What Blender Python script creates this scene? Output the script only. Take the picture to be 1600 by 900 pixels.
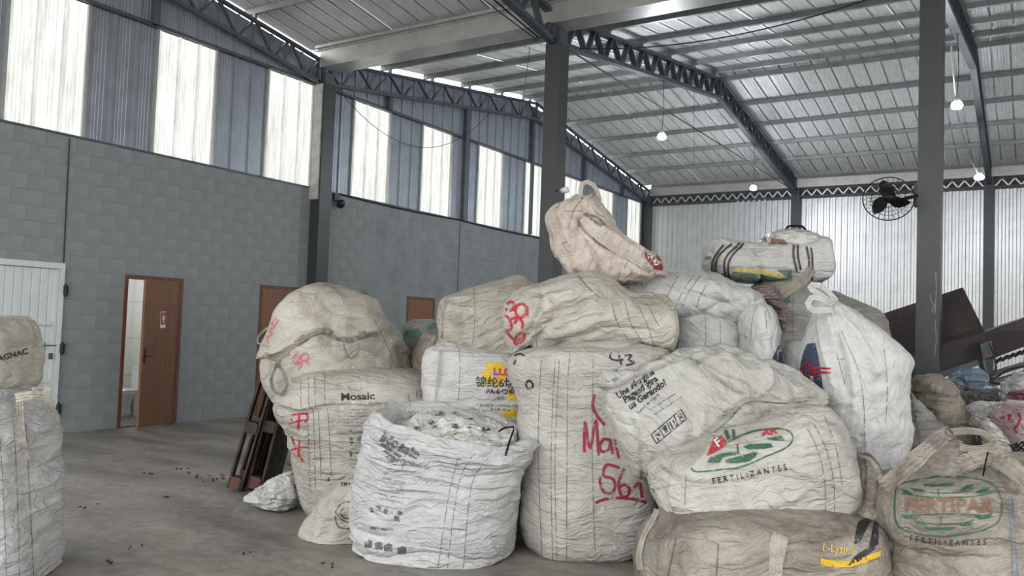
import bpy, bmesh, math, random
import numpy as np
from mathutils import Vector, Matrix
from mathutils.bvhtree import BVHTree
for o in list(bpy.data.objects): bpy.data.objects.remove(o)
sc = bpy.context.scene
COL = sc.collection
random.seed(7)

# ------------------------------------------------------------------ camera
FPX, YAW, PITCH, ROLL = 1289.42, 0.5641, 0.0460, 0.0357
CAM = np.array([10.80, -10.30, 1.624])
cy_, sy_ = math.cos(YAW), math.sin(YAW)
FW = np.array([-sy_*math.cos(PITCH), cy_*math.cos(PITCH), math.sin(PITCH)])
RT = np.array([cy_, sy_, 0.0]); UPV = np.cross(RT, FW)
RR = math.cos(ROLL)*RT + math.sin(ROLL)*UPV
UU = -math.sin(ROLL)*RT + math.cos(ROLL)*UPV
F0 = np.array([-sy_, cy_, 0.0])            # horizontal heading of the view
cd = bpy.data.cameras.new('camera'); cam = bpy.data.objects.new('camera', cd); COL.objects.link(cam)
cd.sensor_width = 36.0; cd.lens = FPX/1600*36; cd.clip_end = 300; cd.clip_start = .05
m = Matrix.Identity(4)
for i in range(3):
    m[i][0] = RR[i]; m[i][1] = UU[i]; m[i][2] = -FW[i]; m[i][3] = CAM[i]
cam.matrix_world = m
sc.camera = cam

# ------------------------------------------------------------------ world, light, exposure
w = bpy.data.worlds.new('sky'); sc.world = w; w.use_nodes = True
nt = w.node_tree; bg = nt.nodes['Background']
tc = nt.nodes.new('ShaderNodeTexCoord'); sp = nt.nodes.new('ShaderNodeSeparateXYZ'); rp = nt.nodes.new('ShaderNodeValToRGB')
nt.links.new(tc.outputs['Generated'], sp.inputs[0]); nt.links.new(sp.outputs['Z'], rp.inputs[0]); nt.links.new(rp.outputs[0], bg.inputs[0])
rp.color_ramp.elements[0].position = 0.0; rp.color_ramp.elements[0].color = (1.0, .975, .93, 1)
rp.color_ramp.elements[1].position = 1.0; rp.color_ramp.elements[1].color = (.74, .86, 1.0, 1)
SKY = 3.8
bg.inputs[1].default_value = SKY
sc.view_settings.view_transform = 'Standard'; sc.view_settings.look = 'None'
sc.view_settings.gamma = 1.0; sc.view_settings.exposure = 0.0; sc.view_settings.use_curve_mapping = False
try:
    sc.cycles.max_bounces = 8; sc.cycles.diffuse_bounces = 5; sc.cycles.glossy_bounces = 3; sc.cycles.transparent_max_bounces = 10
    sc.cycles.sample_clamp_indirect = 6
except Exception: pass

def area(name, loc, target, sx, sy, power, color=(1, 1, 1)):
    l = bpy.data.lights.new(name, 'AREA'); l.shape = 'RECTANGLE'; l.size = sx; l.size_y = sy; l.energy = power; l.color = color
    o = bpy.data.objects.new(name, l); COL.objects.link(o); o.location = loc
    d = Vector(target) - Vector(loc); o.rotation_euler = d.to_track_quat('-Z', 'Y').to_euler(); return o
# daylight through the big truck gateway behind the photographer
area('gateway_daylight', (6.8, -14.8, 4.8), (6.6, 2, 1.0), 11, 2.6, 400, (1, .99, .975))
area('side_fill_light', (19.6, -8.5, 3.4), (6.5, -4.5, 0.9), 8, 3.2, 380, (1, .99, .975))  # unseen area light added at the right to brighten the left bags

# ------------------------------------------------------------------ helpers
def px(x, y, D):
    """world point seen at photo pixel (x, y) at D metres ahead of the camera"""
    return CAM + D*(FW + RR*((x-800)/FPX) - UU*((y-450)/FPX))
def lin(c):
    return tuple(((v/255)/12.92 if v/255 <= .04045 else ((v/255+.055)/1.055)**2.4) for v in c[:3])
def N(nt, t, **k):
    n = nt.nodes.new(t)
    for a, b in k.items():
        if a in n.inputs: n.inputs[a].default_value = b
        else: setattr(n, a, b)
    return n
def new_mat(name):
    m = bpy.data.materials.new(name); m.use_nodes = True; nt = m.node_tree
    return m, nt, nt.nodes['Principled BSDF']
def mat(name, col, rough=.6, metal=0.0, var=.15, scale=6.0, dark=None, bump=.0, bscale=40., stretch=None, spec=None):
    """procedural material: base colour broken up by noise between col and dark"""
    m, nt, b = new_mat(name); L = nt.links
    tc = N(nt, 'ShaderNodeTexCoord'); src = tc.outputs['Object']
    if stretch:
        mp = N(nt, 'ShaderNodeMapping'); mp.inputs['Scale'].default_value = stretch; L.new(src, mp.inputs[0]); src = mp.outputs[0]
    n = N(nt, 'ShaderNodeTexNoise', Scale=scale, Detail=6.0, Roughness=.6); L.new(src, n.inputs['Vector'])
    r = N(nt, 'ShaderNodeValToRGB'); L.new(n.outputs[0], r.inputs[0])
    c = lin(col); d = lin(dark) if dark else tuple(v*(1-var*2) for v in c)
    r.color_ramp.elements[0].position = .32; r.color_ramp.elements[0].color = (*d, 1)
    r.color_ramp.elements[1].position = .6; r.color_ramp.elements[1].color = (*c, 1)
    L.new(r.outputs[0], b.inputs['Base Color'])
    b.inputs['Roughness'].default_value = rough; b.inputs['Metallic'].default_value = metal
    if spec is not None: b.inputs['Specular IOR Level'].default_value = spec
    if bump:
        n2 = N(nt, 'ShaderNodeTexNoise', Scale=bscale, Detail=5.0); L.new(src, n2.inputs['Vector'])
        bp = N(nt, 'ShaderNodeBump', Strength=bump, Distance=.01); L.new(n2.outputs[0], bp.inputs['Height']); L.new(bp.outputs[0], b.inputs['Normal'])
    return m
def glow(name, col, s):
    m, nt, b = new_mat(name); b.inputs['Base Color'].default_value = (*lin(col), 1)
    b.inputs['Emission Color'].default_value = (*lin(col), 1); b.inputs['Emission Strength'].default_value = s; return m

ORG = {}
def reg(o, org, parent=None):
    ORG[o.name] = np.array(org, float)
def thing(name, label, cat, loc, group=None, kind=None):
    o = bpy.data.objects.new(name, None); o.empty_display_size = .1; COL.objects.link(o); o.location = [float(v) for v in loc]
    if label: o['label'] = label
    if cat: o['category'] = cat
    if group: o['group'] = group
    if kind: o['kind'] = kind
    reg(o, loc); return o
def tag(o, label=None, cat=None, group=None, kind=None):
    if label: o['label'] = label
    if cat: o['category'] = cat
    if group: o['group'] = group
    if kind: o['kind'] = kind
    return o
def link(name, me, parent=None, org=None):
    """link a mesh whose vertices are in world coordinates; origin goes to the thing's base"""
    o = bpy.data.objects.new(name, me); COL.objects.link(o)
    if parent is not None:
        org = ORG[parent.name]; o.parent = parent
    elif org is None: org = np.zeros(3)
    else:
        o.location = [float(v) for v in org]
    reg(o, org)
    if np.abs(org).sum() > 0: me.transform(Matrix.Translation([-float(v) for v in org]))
    return o
class MB:
    def __init__(s): s.v = []; s.f = []
    def add(s, vs, fs):
        n = len(s.v); s.v += [tuple(float(c) for c in v) for v in vs]; s.f += [tuple(i+n for i in f) for f in fs]; return s
    def box(s, x0, x1, y0, y1, z0, z1):
        return s.add([(x0,y0,z0),(x1,y0,z0),(x1,y1,z0),(x0,y1,z0),(x0,y0,z1),(x1,y0,z1),(x1,y1,z1),(x0,y1,z1)],
                     [(0,3,2,1),(4,5,6,7),(0,1,5,4),(1,2,6,5),(2,3,7,6),(3,0,4,7)])
    def obox(s, c, a, b, d):
        c, a, b, d = [np.array(q, float) for q in (c, a, b, d)]
        vs = [c+i*a+j*b+k*d for k in (-1,1) for (i,j) in ((-1,-1),(1,-1),(1,1),(-1,1))]
        if np.dot(np.cross(a, b), d) < 0: vs = [c+i*a+j*b-k*d for k in (-1,1) for (i,j) in ((-1,-1),(1,-1),(1,1),(-1,1))]
        return s.add(vs, [(0,3,2,1),(4,5,6,7),(0,1,5,4),(1,2,6,5),(2,3,7,6),(3,0,4,7)])
    def bar(s, p, q, wv, hv, w, h):
        """bar from p to q; section half sizes w along wv and h along hv"""
        p, q = np.array(p, float), np.array(q, float); wv = np.array(wv, float); hv = np.array(hv, float)
        return s.obox((p+q)/2, wv*w, hv*h, (q-p)/2)
    def tube(s, pts, r, n=6, closed=False):
        pts = [np.array(p, float) for p in pts]; k = len(pts); base = len(s.v); rr = r if hasattr(r, '__len__') else [r]*k
        vs = []; up = np.array([0.03, .05, 1.0])
        for i, p in enumerate(pts):
            t = (pts[(i+1) % k]-pts[i-1]) if closed else pts[min(i+1, k-1)]-pts[max(i-1, 0)]
            t = t/(np.linalg.norm(t)+1e-9); a = np.cross(t, up); 
            if np.linalg.norm(a) < .15: a = np.cross(t, (1, 0, 0))
            a /= np.linalg.norm(a); b = np.cross(t, a)
            for j in range(n):
                an = 2*math.pi*j/n; vs.append(p+rr[i]*(math.cos(an)*a+math.sin(an)*b))
        fs = []
        for i in range(k if closed else k-1):
            i2 = (i+1) % k
            for j in range(n): fs.append((i*n+j, i2*n+j, i2*n+(j+1) % n, i*n+(j+1) % n))
        if not closed: fs += [tuple(range(n)), tuple(reversed(range((k-1)*n, k*n)))]
        return s.add(vs, fs)
    def lathe(s, c, prof, n=24, axis=(0,0,1)):
        """prof: list of (radius, height along axis)"""
        ax = np.array(axis, float); ax /= np.linalg.norm(ax); t = np.cross(ax, (0,0,1)) if abs(ax[2]) < .9 else np.cross(ax, (1,0,0)); t /= np.linalg.norm(t); b = np.cross(ax, t)
        vs = [np.array(c)+r*(math.cos(2*math.pi*j/n)*t+math.sin(2*math.pi*j/n)*b)+h*ax for r, h in prof for j in range(n)]
        fs = [(i*n+j, i*n+(j+1) % n, (i+1)*n+(j+1) % n, (i+1)*n+j) for i in range(len(prof)-1) for j in range(n)]
        fs += [tuple(reversed(range(n))), tuple(range((len(prof)-1)*n, len(prof)*n))]
        return s.add(vs, fs)
    def mesh(s, name, m=None, smooth=False):
        me = bpy.data.meshes.new(name); me.from_pydata(s.v, [], s.f)
        if m: me.materials.append(m)
        if smooth:
            for p in me.polygons: p.use_smooth = True
        me.update(); return me
    def build(s, name, m, parent=None, org=None, smooth=False):
        return link(name, s.mesh(name, m, smooth), parent, org)
def inst(name, me, parent, loc=(0,0,0), rot=(0,0,0)):
    o = bpy.data.objects.new(name, me); COL.objects.link(o); o.parent = parent
    o.location = loc; o.rotation_euler = rot; return o

# ------------------------------------------------------------------ materials of the building
M = {}
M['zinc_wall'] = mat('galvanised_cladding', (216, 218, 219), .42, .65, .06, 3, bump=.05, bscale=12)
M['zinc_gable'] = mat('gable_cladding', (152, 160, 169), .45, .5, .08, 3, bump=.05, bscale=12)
M['zinc_roof'] = mat('galvalume_roofing', (226, 228, 227), .5, .2, .10, 5, bump=.06, bscale=14, stretch=(4, .6, 1))
M['gutter'] = mat('galvanised_gutter', (186, 188, 184), .4, .6, .1, 4)
M['steel'] = mat('grey_painted_steel', (84, 91, 98), .5, .1, .12, 5)
M['steel_column'] = mat('dark_grey_column_paint', (56, 60, 62), .45, .0, .07, 3, bump=.04)
M['steel_purlin'] = mat('purlin_galvanised', (150, 154, 154), .45, .3, .12, 4)
M['plate'] = mat('pale_plaster', (178, 178, 172), .8)
M['floor'] = None
M['block'] = mat('painted_concrete_block', (136, 142, 144), .75, 0, .07, 2.2, dark=(122, 127, 129), bump=.3, bscale=45)
M['joint'] = mat('painted_mortar', (128, 134, 136), .85, 0, .1, 8, bump=.2, bscale=60)
M['cable'] = mat('black_cable', (30, 30, 32), .6)
M['doorwood'] = mat('brown_veneer', (128, 88, 62), .45, 0, .1, 3, dark=(110, 74, 52), stretch=(9, 9, .7))
M['doorframe'] = mat('reddish_wood_frame', (104, 66, 54), .5, 0, .1, 4, stretch=(8, 8, .8))
M['whitesteel'] = mat('white_painted_steel', (205, 212, 214), .45, 0, .04, 3)
M['tile'] = mat('white_wall_tile', (226, 226, 222), .25, 0, .02, 2)
M['ceramic'] = mat('white_ceramic', (232, 234, 238), .12, 0, .01, 2)
M['black'] = mat('black_plastic', (22, 22, 24), .45)
M['rust'] = mat('dark_rusted_steel', (58, 46, 44), .6, .3, .3, 4, dark=(34, 32, 36), bump=.1)
M['paintrust'] = mat('worn_grey_brown_steel', (66, 62, 60), .6, .2, .2, 4, dark=(56, 50, 50), bump=.1)
M['wood'] = mat('old_dark_timber', (74, 60, 52), .8, 0, .3, 5, dark=(40, 33, 30), bump=.4, bscale=30)

def floor_mat():
    m, nt, b = new_mat('stained_concrete_floor'); L = nt.links
    tc = N(nt, 'ShaderNodeTexCoord')
    mp = N(nt, 'ShaderNodeMapping'); mp.inputs['Rotation'].default_value = (0, 0, .6); mp.inputs['Scale'].default_value = (.35, 1.2, 1); L.new(tc.outputs['Object'], mp.inputs[0])
    n1 = N(nt, 'ShaderNodeTexNoise', Scale=1.3, Detail=8.0, Roughness=.62); L.new(mp.outputs[0], n1.inputs['Vector'])
    r1 = N(nt, 'ShaderNodeValToRGB'); L.new(n1.outputs[0], r1.inputs[0])
    r1.color_ramp.elements[0].position = .3; r1.color_ramp.elements[0].color = (*lin((104, 99, 93)), 1)
    r1.color_ramp.elements[1].position = .7; r1.color_ramp.elements[1].color = (*lin((168, 161, 152)), 1)
    n2 = N(nt, 'ShaderNodeTexNoise', Scale=7.0, Detail=10.0, Roughness=.7, Distortion=1.2); L.new(tc.outputs['Object'], n2.inputs['Vector'])
    r2 = N(nt, 'ShaderNodeValToRGB'); L.new(n2.outputs[0], r2.inputs[0])
    r2.color_ramp.elements[0].position = .34; r2.color_ramp.elements[0].color = (.55, .53, .51, 1)
    r2.color_ramp.elements[1].position = .58; r2.color_ramp.elements[1].color = (1, 1, 1, 1)
    mx = N(nt, 'ShaderNodeMix', data_type='RGBA', blend_type='MULTIPLY'); mx.inputs['Factor'].default_value = .8
    L.new(r1.outputs[0], mx.inputs[6]); L.new(r2.outputs[0], mx.inputs[7]); L.new(mx.outputs[2], b.inputs['Base Color'])
    rr = N(nt, 'ShaderNodeMapRange'); L.new(n2.outputs[0], rr.inputs[0]); rr.inputs[3].default_value = .35; rr.inputs[4].default_value = .7; L.new(rr.outputs[0], b.inputs['Roughness'])
    bp = N(nt, 'ShaderNodeBump', Strength=.12, Distance=.01); L.new(n2.outputs[0], bp.inputs['Height']); L.new(bp.outputs[0], b.inputs['Normal'])
    return m
M['floor'] = floor_mat()
def translucent_mat():
    m, nt, b = new_mat('milky_fibreglass_sheet'); L = nt.links
    tc = N(nt, 'ShaderNodeTexCoord'); mp = N(nt, 'ShaderNodeMapping'); mp.inputs['Scale'].default_value = (6, 6, .7); L.new(tc.outputs['Object'], mp.inputs[0])
    n = N(nt, 'ShaderNodeTexNoise', Scale=2.0, Detail=8.0, Roughness=.7); L.new(mp.outputs[0], n.inputs['Vector'])
    r = N(nt, 'ShaderNodeValToRGB'); L.new(n.outputs[0], r.inputs[0])
    r.color_ramp.elements[0].position = .3; r.color_ramp.elements[0].color = (.46, .45, .395, 1)
    r.color_ramp.elements[1].position = .62; r.color_ramp.elements[1].color = (.72, .72, .68, 1)
    t = N(nt, 'ShaderNodeBsdfTranslucent'); d = N(nt, 'ShaderNodeBsdfDiffuse'); mx = N(nt, 'ShaderNodeMixShader'); mx.inputs[0].default_value = .25
    L.new(r.outputs[0], t.inputs[0]); L.new(r.outputs[0], d.inputs[0]); L.new(t.outputs[0], mx.inputs[1]); L.new(d.outputs[0], mx.inputs[2])
    L.new(mx.outputs[0], nt.nodes['Material Output'].inputs[0]); return m
M['translucent'] = translucent_mat()

# ------------------------------------------------------------------ building shell
BAY, W, H = 4.96, 14.86, 5.79
XE = 20.0                                             # how far the hall is built to the right
SL = .146
def zt(y):                                            # top of the truss chords = underside of the purlins
    y = abs(y); return 6.22 + SL*(y if y < W/2 else W-y)
def zb(y):
    y = abs(y); return 5.76 + SL*(y if y < W/2 else W-y)
fl = MB().box(0, 34, -17, W, -.15, 0).build('floor', M['floor']); tag(fl, kind='structure')
yg = MB().box(-60, 90, -70, 60, -.5, -.16).build('yard_ground', mat('yard_earth', (96, 92, 86), .9)); tag(yg, kind='structure')

def sheet(prof, length, name, m, axis='y'):
    """ribbed sheet: prof = (across, height) polyline; runs 0..length along axis"""
    mb = MB(); n = len(prof); vs = []
    for t in (0, length): vs += [((s, t, h) if axis == 'y' else (s, h, t)) for s, h in prof]
    mb.add(vs, [(i, i+1, n+i+1, n+i) for i in range(n-1)]); return mb.mesh(name, m)
def tp25(width, pitch=.333, hgt=.028, micro=True, dove=False):
    out = []; k = round(width/pitch); p = width/k
    for i in range(k):
        s = i*p
        out += [(s, 0), (s+.020, 0), (s+.004, hgt), (s+.072, hgt), (s+.058, 0)] if dove else [(s, 0), (s+.010, 0), (s+.016, hgt), (s+.064, hgt), (s+.070, 0)]
        if micro:
            for q in (.36, .5, .64, .8): out += [(s+q*p-.007, 0), (s+q*p, .007), (s+q*p+.007, 0)]
    out.append((width, 0)); return out
# roof: pitched sheets run up the slopes, ribs stand up (hollow seen from below)
ceil = thing('ceiling', None, None, (0, 0, 0), kind='structure')
SW = .99; slope_len = (W/2)/math.cos(math.atan(SL)); ang = math.atan(SL)
rs = sheet(tp25(SW, .33, .065, dove=True), slope_len-.03, 'roof_sheet', M['zinc_roof'])
nsh = int(XE/SW)+1
for i in range(nsh):
    x = -.12 + i*SW; dz = random.uniform(-.004, .004)
    inst('roof_sheet', rs, ceil, (x, 0.02, zt(0)+.185+dz), (ang, 0, 0))                      # near slope of far nave
    inst('roof_sheet', rs, ceil, (x+SW, W-.02, zt(0)+.185+dz), (ang, 0, math.pi))             # far slope
    inst('roof_sheet', rs, ceil, (x+SW, -.02, zt(0)+.185+dz), (ang, 0, math.pi))              # near nave, slope rising from the valley
    inst('roof_sheet', rs, ceil, (x, -W+.02, zt(0)+.185+dz), (ang, 0, 0))
for s in (1, -1):
    MB().bar((-.2, s*W/2-.0, zt(W/2)+.245), (XE, s*W/2, zt(W/2)+.245), (0, 1, 0), (0, 0, 1), .28, .006).build('ridge_cap', M['zinc_roof'], ceil)
def purlin(y, z0=None):
    z = (zt(y) if z0 is None else z0); mb = MB()
    z += .07; mb.box(-.1, XE, y-.03, y-.026, z, z+.095); mb.box(-.1, XE, y-.026, y+.03, z, z+.004); mb.box(-.1, XE, y-.026, y+.03, z+.091, z+.095); mb.box(-.1, XE, y+.026, y+.03, z, z+.018)
    for k in range(5): mb.box(max(.1, k*BAY-.16), max(.16, k*BAY-.08), y-.026, y+.02, z-.075, z)
    return mb.build('purlin', M['steel_purlin'], ceil)
for y in (1.82, 3.16, 4.50, 5.82, 7.10, 7.76, 9.2, 10.52, 11.86, 13.2): purlin(y)
for y in (-1.5, -2.84, -4.2, -5.5, -6.9, -7.9, -9.3, -10.6, -11.9, -13.2): purlin(y)

# gutters: valley line and far eave
def gutter(y0, y1, z0, z1, name='gutter'):
    t = .006; mb = MB()
    mb.box(.25, XE, y0, y0+t, z0, z1); mb.box(.25, XE, y1-t, y1, z0, z1); mb.box(.25, XE, y0, y1, z0-t, z0)
    mb.box(.25, XE, y0-.03, y0, z1-.02, z1); mb.box(.25, XE, y1, y1+.03, z1-.02, z1)
    return mb
tag(gutter(-.16, .26, 6.02, 6.32).build('valley_gutter', M['gutter']), 'long galvanised box gutter in the roof valley above the column row', 'gutter')
tag(gutter(W-.34, W-.02, 6.0, 6.24).build('eave_gutter', M['gutter']), 'galvanised box gutter along the top of the far corrugated wall', 'gutter')
mb = MB()
for y, z in ((-.19, 6.35), (.29, 6.35)): mb.bar((.2, y, z), (XE, y, z), (0,1,0), (0,0,1), .05, .025)
mb.build('valley_flashing', M['gutter'], ceil)

# left wall: concrete blocks below, cladding above
YL0, YL1 = -7.6, W
HB = 3.92
doors = [(-5.38, -4.28, 2.156), (-3.41, -2.47, 2.156), (-1.01, -.08, 2.156), (.64, 1.57, 2.156), (2.78, 3.71, 2.156)]
wl = thing('wall_left', None, None, (0, 0, 0), kind='structure')
mb = MB(); mb.box(-.15, -.0015, YL0, YL1, 2.156, HB)
prev = YL0
for a, b, z in doors: mb.box(-.15, -.0015, prev, a, 0, 2.156); prev = b
mb.box(-.15, -.0015, prev, YL1, 0, 2.156)
mb.build('mortar_backing', M['joint'], wl)
def block_mesh(l, h=.19):
    c = .0025; d = .03; mb = MB()
    mb.add([(0,0,0),(0,l,0),(0,l,h),(0,0,h),(d-.0025,0,0),(d-.0025,l,0),(d-.0025,l,h),(d-.0025,0,h),(d,c,c),(d,l-c,c),(d,l-c,h-c),(d,c,h-c)],
           [(0,1,5,4),(1,2,6,5),(2,3,7,6),(3,0,4,7),(4,5,9,8),(5,6,10,9),(6,7,11,10),(7,4,8,11),(8,9,10,11)])
    return mb.mesh('concrete_block', M['block'])
bcache = {}; blocks = []
for r in range(20):
    z = r*.196 + .004; y = YL0 - (.2 if r % 2 else 0)
    while y < YL1:
        segs = [(max(y, YL0), min(y+.394, YL1))]
        if r < 11:
            for a, b, _ in doors:
                ns = []
                for s, e in segs:
                    if e <= a or s >= b: ns.append((s, e))
                    else:
                        if s < a: ns.append((s, a))
                        if e > b: ns.append((b, e))
                segs = ns
        for s, e in segs:
            if e-s > .03: blocks.append((s, e-s, z))
        y += .4
blocks.sort(key=lambda q: (q[0] > 1.4, q[0] < -5.6, q[0]))
rest = MB()
for i, (y, l, z) in enumerate(blocks):
    k = round(l, 2); x = -.0285 + random.uniform(-.0009, .0009)
    if i < 300:
        if k not in bcache: bcache[k] = block_mesh(k)
        inst('concrete_block', bcache[k], wl, (x, y, z), (0, 0, random.uniform(-.002, .002)))
    else:
        c = .0025; d = .03; h = .19
        rest.add([(x,y,z),(x,y+l,z),(x,y+l,z+h),(x,y,z+h),(x+d-.0025,y,z),(x+d-.0025,y+l,z),(x+d-.0025,y+l,z+h),(x+d-.0025,y,z+h),(x+d,y+c,z+c),(x+d,y+l-c,z+c),(x+d,y+l-c,z+h-c),(x+d,y+c,z+h-c)],
                 [(0,1,5,4),(1,2,6,5),(2,3,7,6),(3,0,4,7),(4,5,9,8),(5,6,10,9),(6,7,11,10),(7,4,8,11),(8,9,10,11)])
tag(rest.build('block_courses', M['block'], wl), kind='stuff')
MB().box(-.16, .012, YL0, YL1, HB, HB+.03).build('wall_cap', M['steel'], wl)
# gable cladding sheets, every second one milky and translucent below the girt
PW = 1.03
def gable_sheet(y0, z0, z1a, z1b, m, name):
    pr = tp25(PW, .343, .03); n = len(pr); mb = MB(); vs = []
    for s, h in pr: vs.append((-.035+h*.9, y0+s, z0))
    for s, h in pr: vs.append((-.035+h*.9, y0+s, z1a+(z1b-z1a)*s/PW))
    mb.add(vs, [(i, n+i, n+i+1, i+1) for i in range(n-1)]); return mb.build(name, m, wl)
k = 0; y = -5.17-2*PW
while y < W-.3:
    top = lambda q: zt(q)+.0
    if k % 2 == 0:
        gable_sheet(y, HB+.03, H+.0, H+.0, M['translucent'], 'translucent_sheet')
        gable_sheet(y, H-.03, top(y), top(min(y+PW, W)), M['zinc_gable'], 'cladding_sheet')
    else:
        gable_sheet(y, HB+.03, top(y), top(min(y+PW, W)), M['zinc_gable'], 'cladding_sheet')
    if k % 2 == 0: # sheet edges
        for q in (y, y+PW): MB().box(-.03, .012, q-.02, q+.02, HB+.03, H).build('cladding_joint', M['gutter'], wl)
    y += PW; k += 1
mb = MB().box(-.0, .07, YL0, W, H-.03, H-.022); mb.box(-.0, .008, YL0, W, H-.03, H+.04); mb.build('girt', M['steel'], wl)
for y in (-6.3, -3.2, 1.95, 4.55, 7.43, 10.3, 12.9):
    MB().box(.0, .09, y-.05, y+.05, HB if y in (4.55, 7.43, -3.2) and False else H, zb(y)+.02).build('gable_post', M['steel'], wl)
MB().box(.02, .09, 4.5, 4.6, HB+.03, H).build('gable_post', M['steel'], wl)
MB().box(.02, .09, 7.4, 7.48, HB+.03, H).build('gable_post', M['steel'], wl)

# far wall
wb = thing('wall_back', None, None, (0, W, 0), kind='structure')
fpitch = .1667; prof = []
for i in range(6):
    s = i*fpitch; prof += [(s, 0), (s+.060, 0), (s+.078, .042), (s+.142, .042), (s+.160, 0)]
prof.append((1.0, 0))
fm = sheet(prof, 5.74, 'cladding_sheet', M['zinc_wall'], 'z')
for i in range(17):
    inst('cladding_sheet', fm, wb, (i*1.0+.02, -.02+random.uniform(-.003, .003), 0), (0, 0, 0))
mb = MB(); random.seed(3)
for i in range(17*6):
    for z in (1.2, 2.95, 3.0+.9*0, 4.55, 5.62):
        if z in (2.95, 5.62, 4.55): mb.box(i*fpitch+.105, i*fpitch+.123, W-.03, W-.02+.002, z, z+.018)
tag(mb.build('screw', M['plate'], wb), kind='stuff')
MB().box(0, 17, W-.02, W+.02, 5.7, 5.745).build('top_rail', M['steel'], wb)
MB().box(0, 17, W+.35, W+.4, 5.2, 6.6).build('eave_back_sheet', M['rust'], wb)  # dark sheet behind the opening above the cladding

wr_ = MB(); wr_.box(XE, XE+.1, -15, -13, 0, 6.4); wr_.box(XE, XE+.1, -4, W, 0, 6.4); wr_.box(XE, XE+.1, -13, -4, 5.4, 6.4); tag(wr_.build('wall_right', M['zinc_wall']), kind='structure')
wf = MB(); wf.box(0, 1.0, -15.2, -15.1, 0, 6.4); wf.box(14, XE, -15.2, -15.1, 0, 6.4); wf.box(1.0, 14, -15.2, -15.1, 5.9, 6.4); tag(wf.build('wall_front', M['zinc_wall']), kind='structure')
# columns
def column(x1, y0, y1, label, w=.24, cap=True):
    c = thing('steel_column', label, 'column', (x1-w/2, (y0+y1)/2, 0))
    MB().box(x1-w, x1, y0, y1, 0.012, H-.0).build('shaft', M['steel_column'], c)
    MB().box(x1-w-.08, x1+.08, y0-.08, y1+.08, 0, .012).build('base_plate', M['steel'], c)
    mb = MB()
    for a, b in ((x1-w+.02, x1-w+.075), (x1-.075, x1-.02)): mb.box(a, b, y0+.03, y1-.03, H, H+.2)
    mb.build('head_bracket', M['steel'], c); return c
def chip(col, pts):
    out = []
    for x, y in pts:
        d = FW+RR*((x-800)/FPX)-UU*((y-450)/FPX); t = (-.002-CAM[1])/d[1]; out.append(CAM+d*t)
    mb = MB()
    for a, b in zip(out[:-1], out[1:]): mb.bar(a, b, (1, 0, 0), (0, 1, 0), .0022, .0015)
    mb.build('paint_chip', M['plate'], col)
c = column(.24, 0, .28, 'dark grey steel column against the block wall', .22)
MB().box(.005, .21, -.03, -.002, HB-.2, H-.02).build('lit_plate', M['plate'], c)  # pale plate; the light on this column face is put into its colour
column(BAY, 0, .28, 'dark grey steel column rising behind the peaked pinkish bag')
bigc = column(2*BAY, 0, .28, 'large dark grey steel column carrying the black fan, chipped paint edge')
chip(bigc, [(1453,460),(1455,470),(1460,476),(1456,487),(1462,488)]); chip(bigc, [(1462,425),(1463,450),(1461,490)]); chip(bigc, [(1461,500),(1463,530),(1460,560)])
column(.24, W-.28, W, 'slim grey column in the far corner beside the last milky sheet')
column(BAY, W-.28, W, 'slim grey column on the far wall behind the striped bag')
column(2*BAY, W-.28, W, 'slim grey column on the far wall right of the large column')
column(3*BAY, 0, .28, 'dark grey valley column out to the right')

# trusses
def truss(x, ya, yb, label, wide=.06, pitch=.62, flip=False):
    ym = (ya+yb)/2; t = thing('roof_truss', label, 'truss', (x, ym, zb(ym)))
    zt0 = lambda y: zt(y)-.03; zb0 = lambda y: zb(y)+.03
    mb = MB()
    for a, b in ((ya+.02, ym), (ym, yb-.02)): mb.bar((x, a, zt0(a)), (x, b, zt0(b)), (1,0,0), (0,-math.sin(ang)*(1 if a < ym else -1),math.cos(ang)), wide, .028)
    mb.build('top_chord', M['steel'], t); mb = MB()
    for a, b in ((ya+.02, ym), (ym, yb-.02)): mb.bar((x, a, zb0(a)), (x, b, zb0(b)), (1,0,0), (0,0,1), wide, .034)
    mb.build('bottom_chord', M['steel'], t)
    n = int((yb-ya)/pitch); p = (yb-ya)/n
    for i in range(n):
        a = ya+i*p+.03; b = a+p*.5; c = a+p*.94
        MB().bar((x, a, zt0(a)), (x, b, zb0(b)), (1,0,0), (0,.9,.4), wide*.8, .018).build('web_brace', M['steel'], t)
        MB().bar((x, b+.04, zb0(b)), (x, c, zt0(c)), (1,0,0), (0,.9,-.4), wide*.8, .018).build('web_brace', M['steel'], t)
    for y in (ya+.03, yb-.03, ym): MB().box(x-wide, x+wide, y-.03, y+.03, zb0(y), zt0(y)).build('end_post', M['steel'], t)
    return t
truss(.13, .02, W-.02, 'gable truss running along the milky panels of the left wall', .03, .86)
truss(BAY-.12, .02, W-.02, 'peaked lattice truss between the middle column and the far wall')
truss(2*BAY-.12, .02, W-.02, 'lattice truss behind the large right hand column')
truss(.13, -W+.02, -.02, 'near gable truss above the first milky panels', .03, .72)
truss(BAY-.12, -W+.02, -.02, 'near lattice truss meeting the top of the middle column')
truss(2*BAY-.12, -W+.02, -.02, 'near lattice truss overhead of the large column')
truss(3*BAY-.12, .02, W-.02, 'lattice truss out beyond the right edge')
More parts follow.
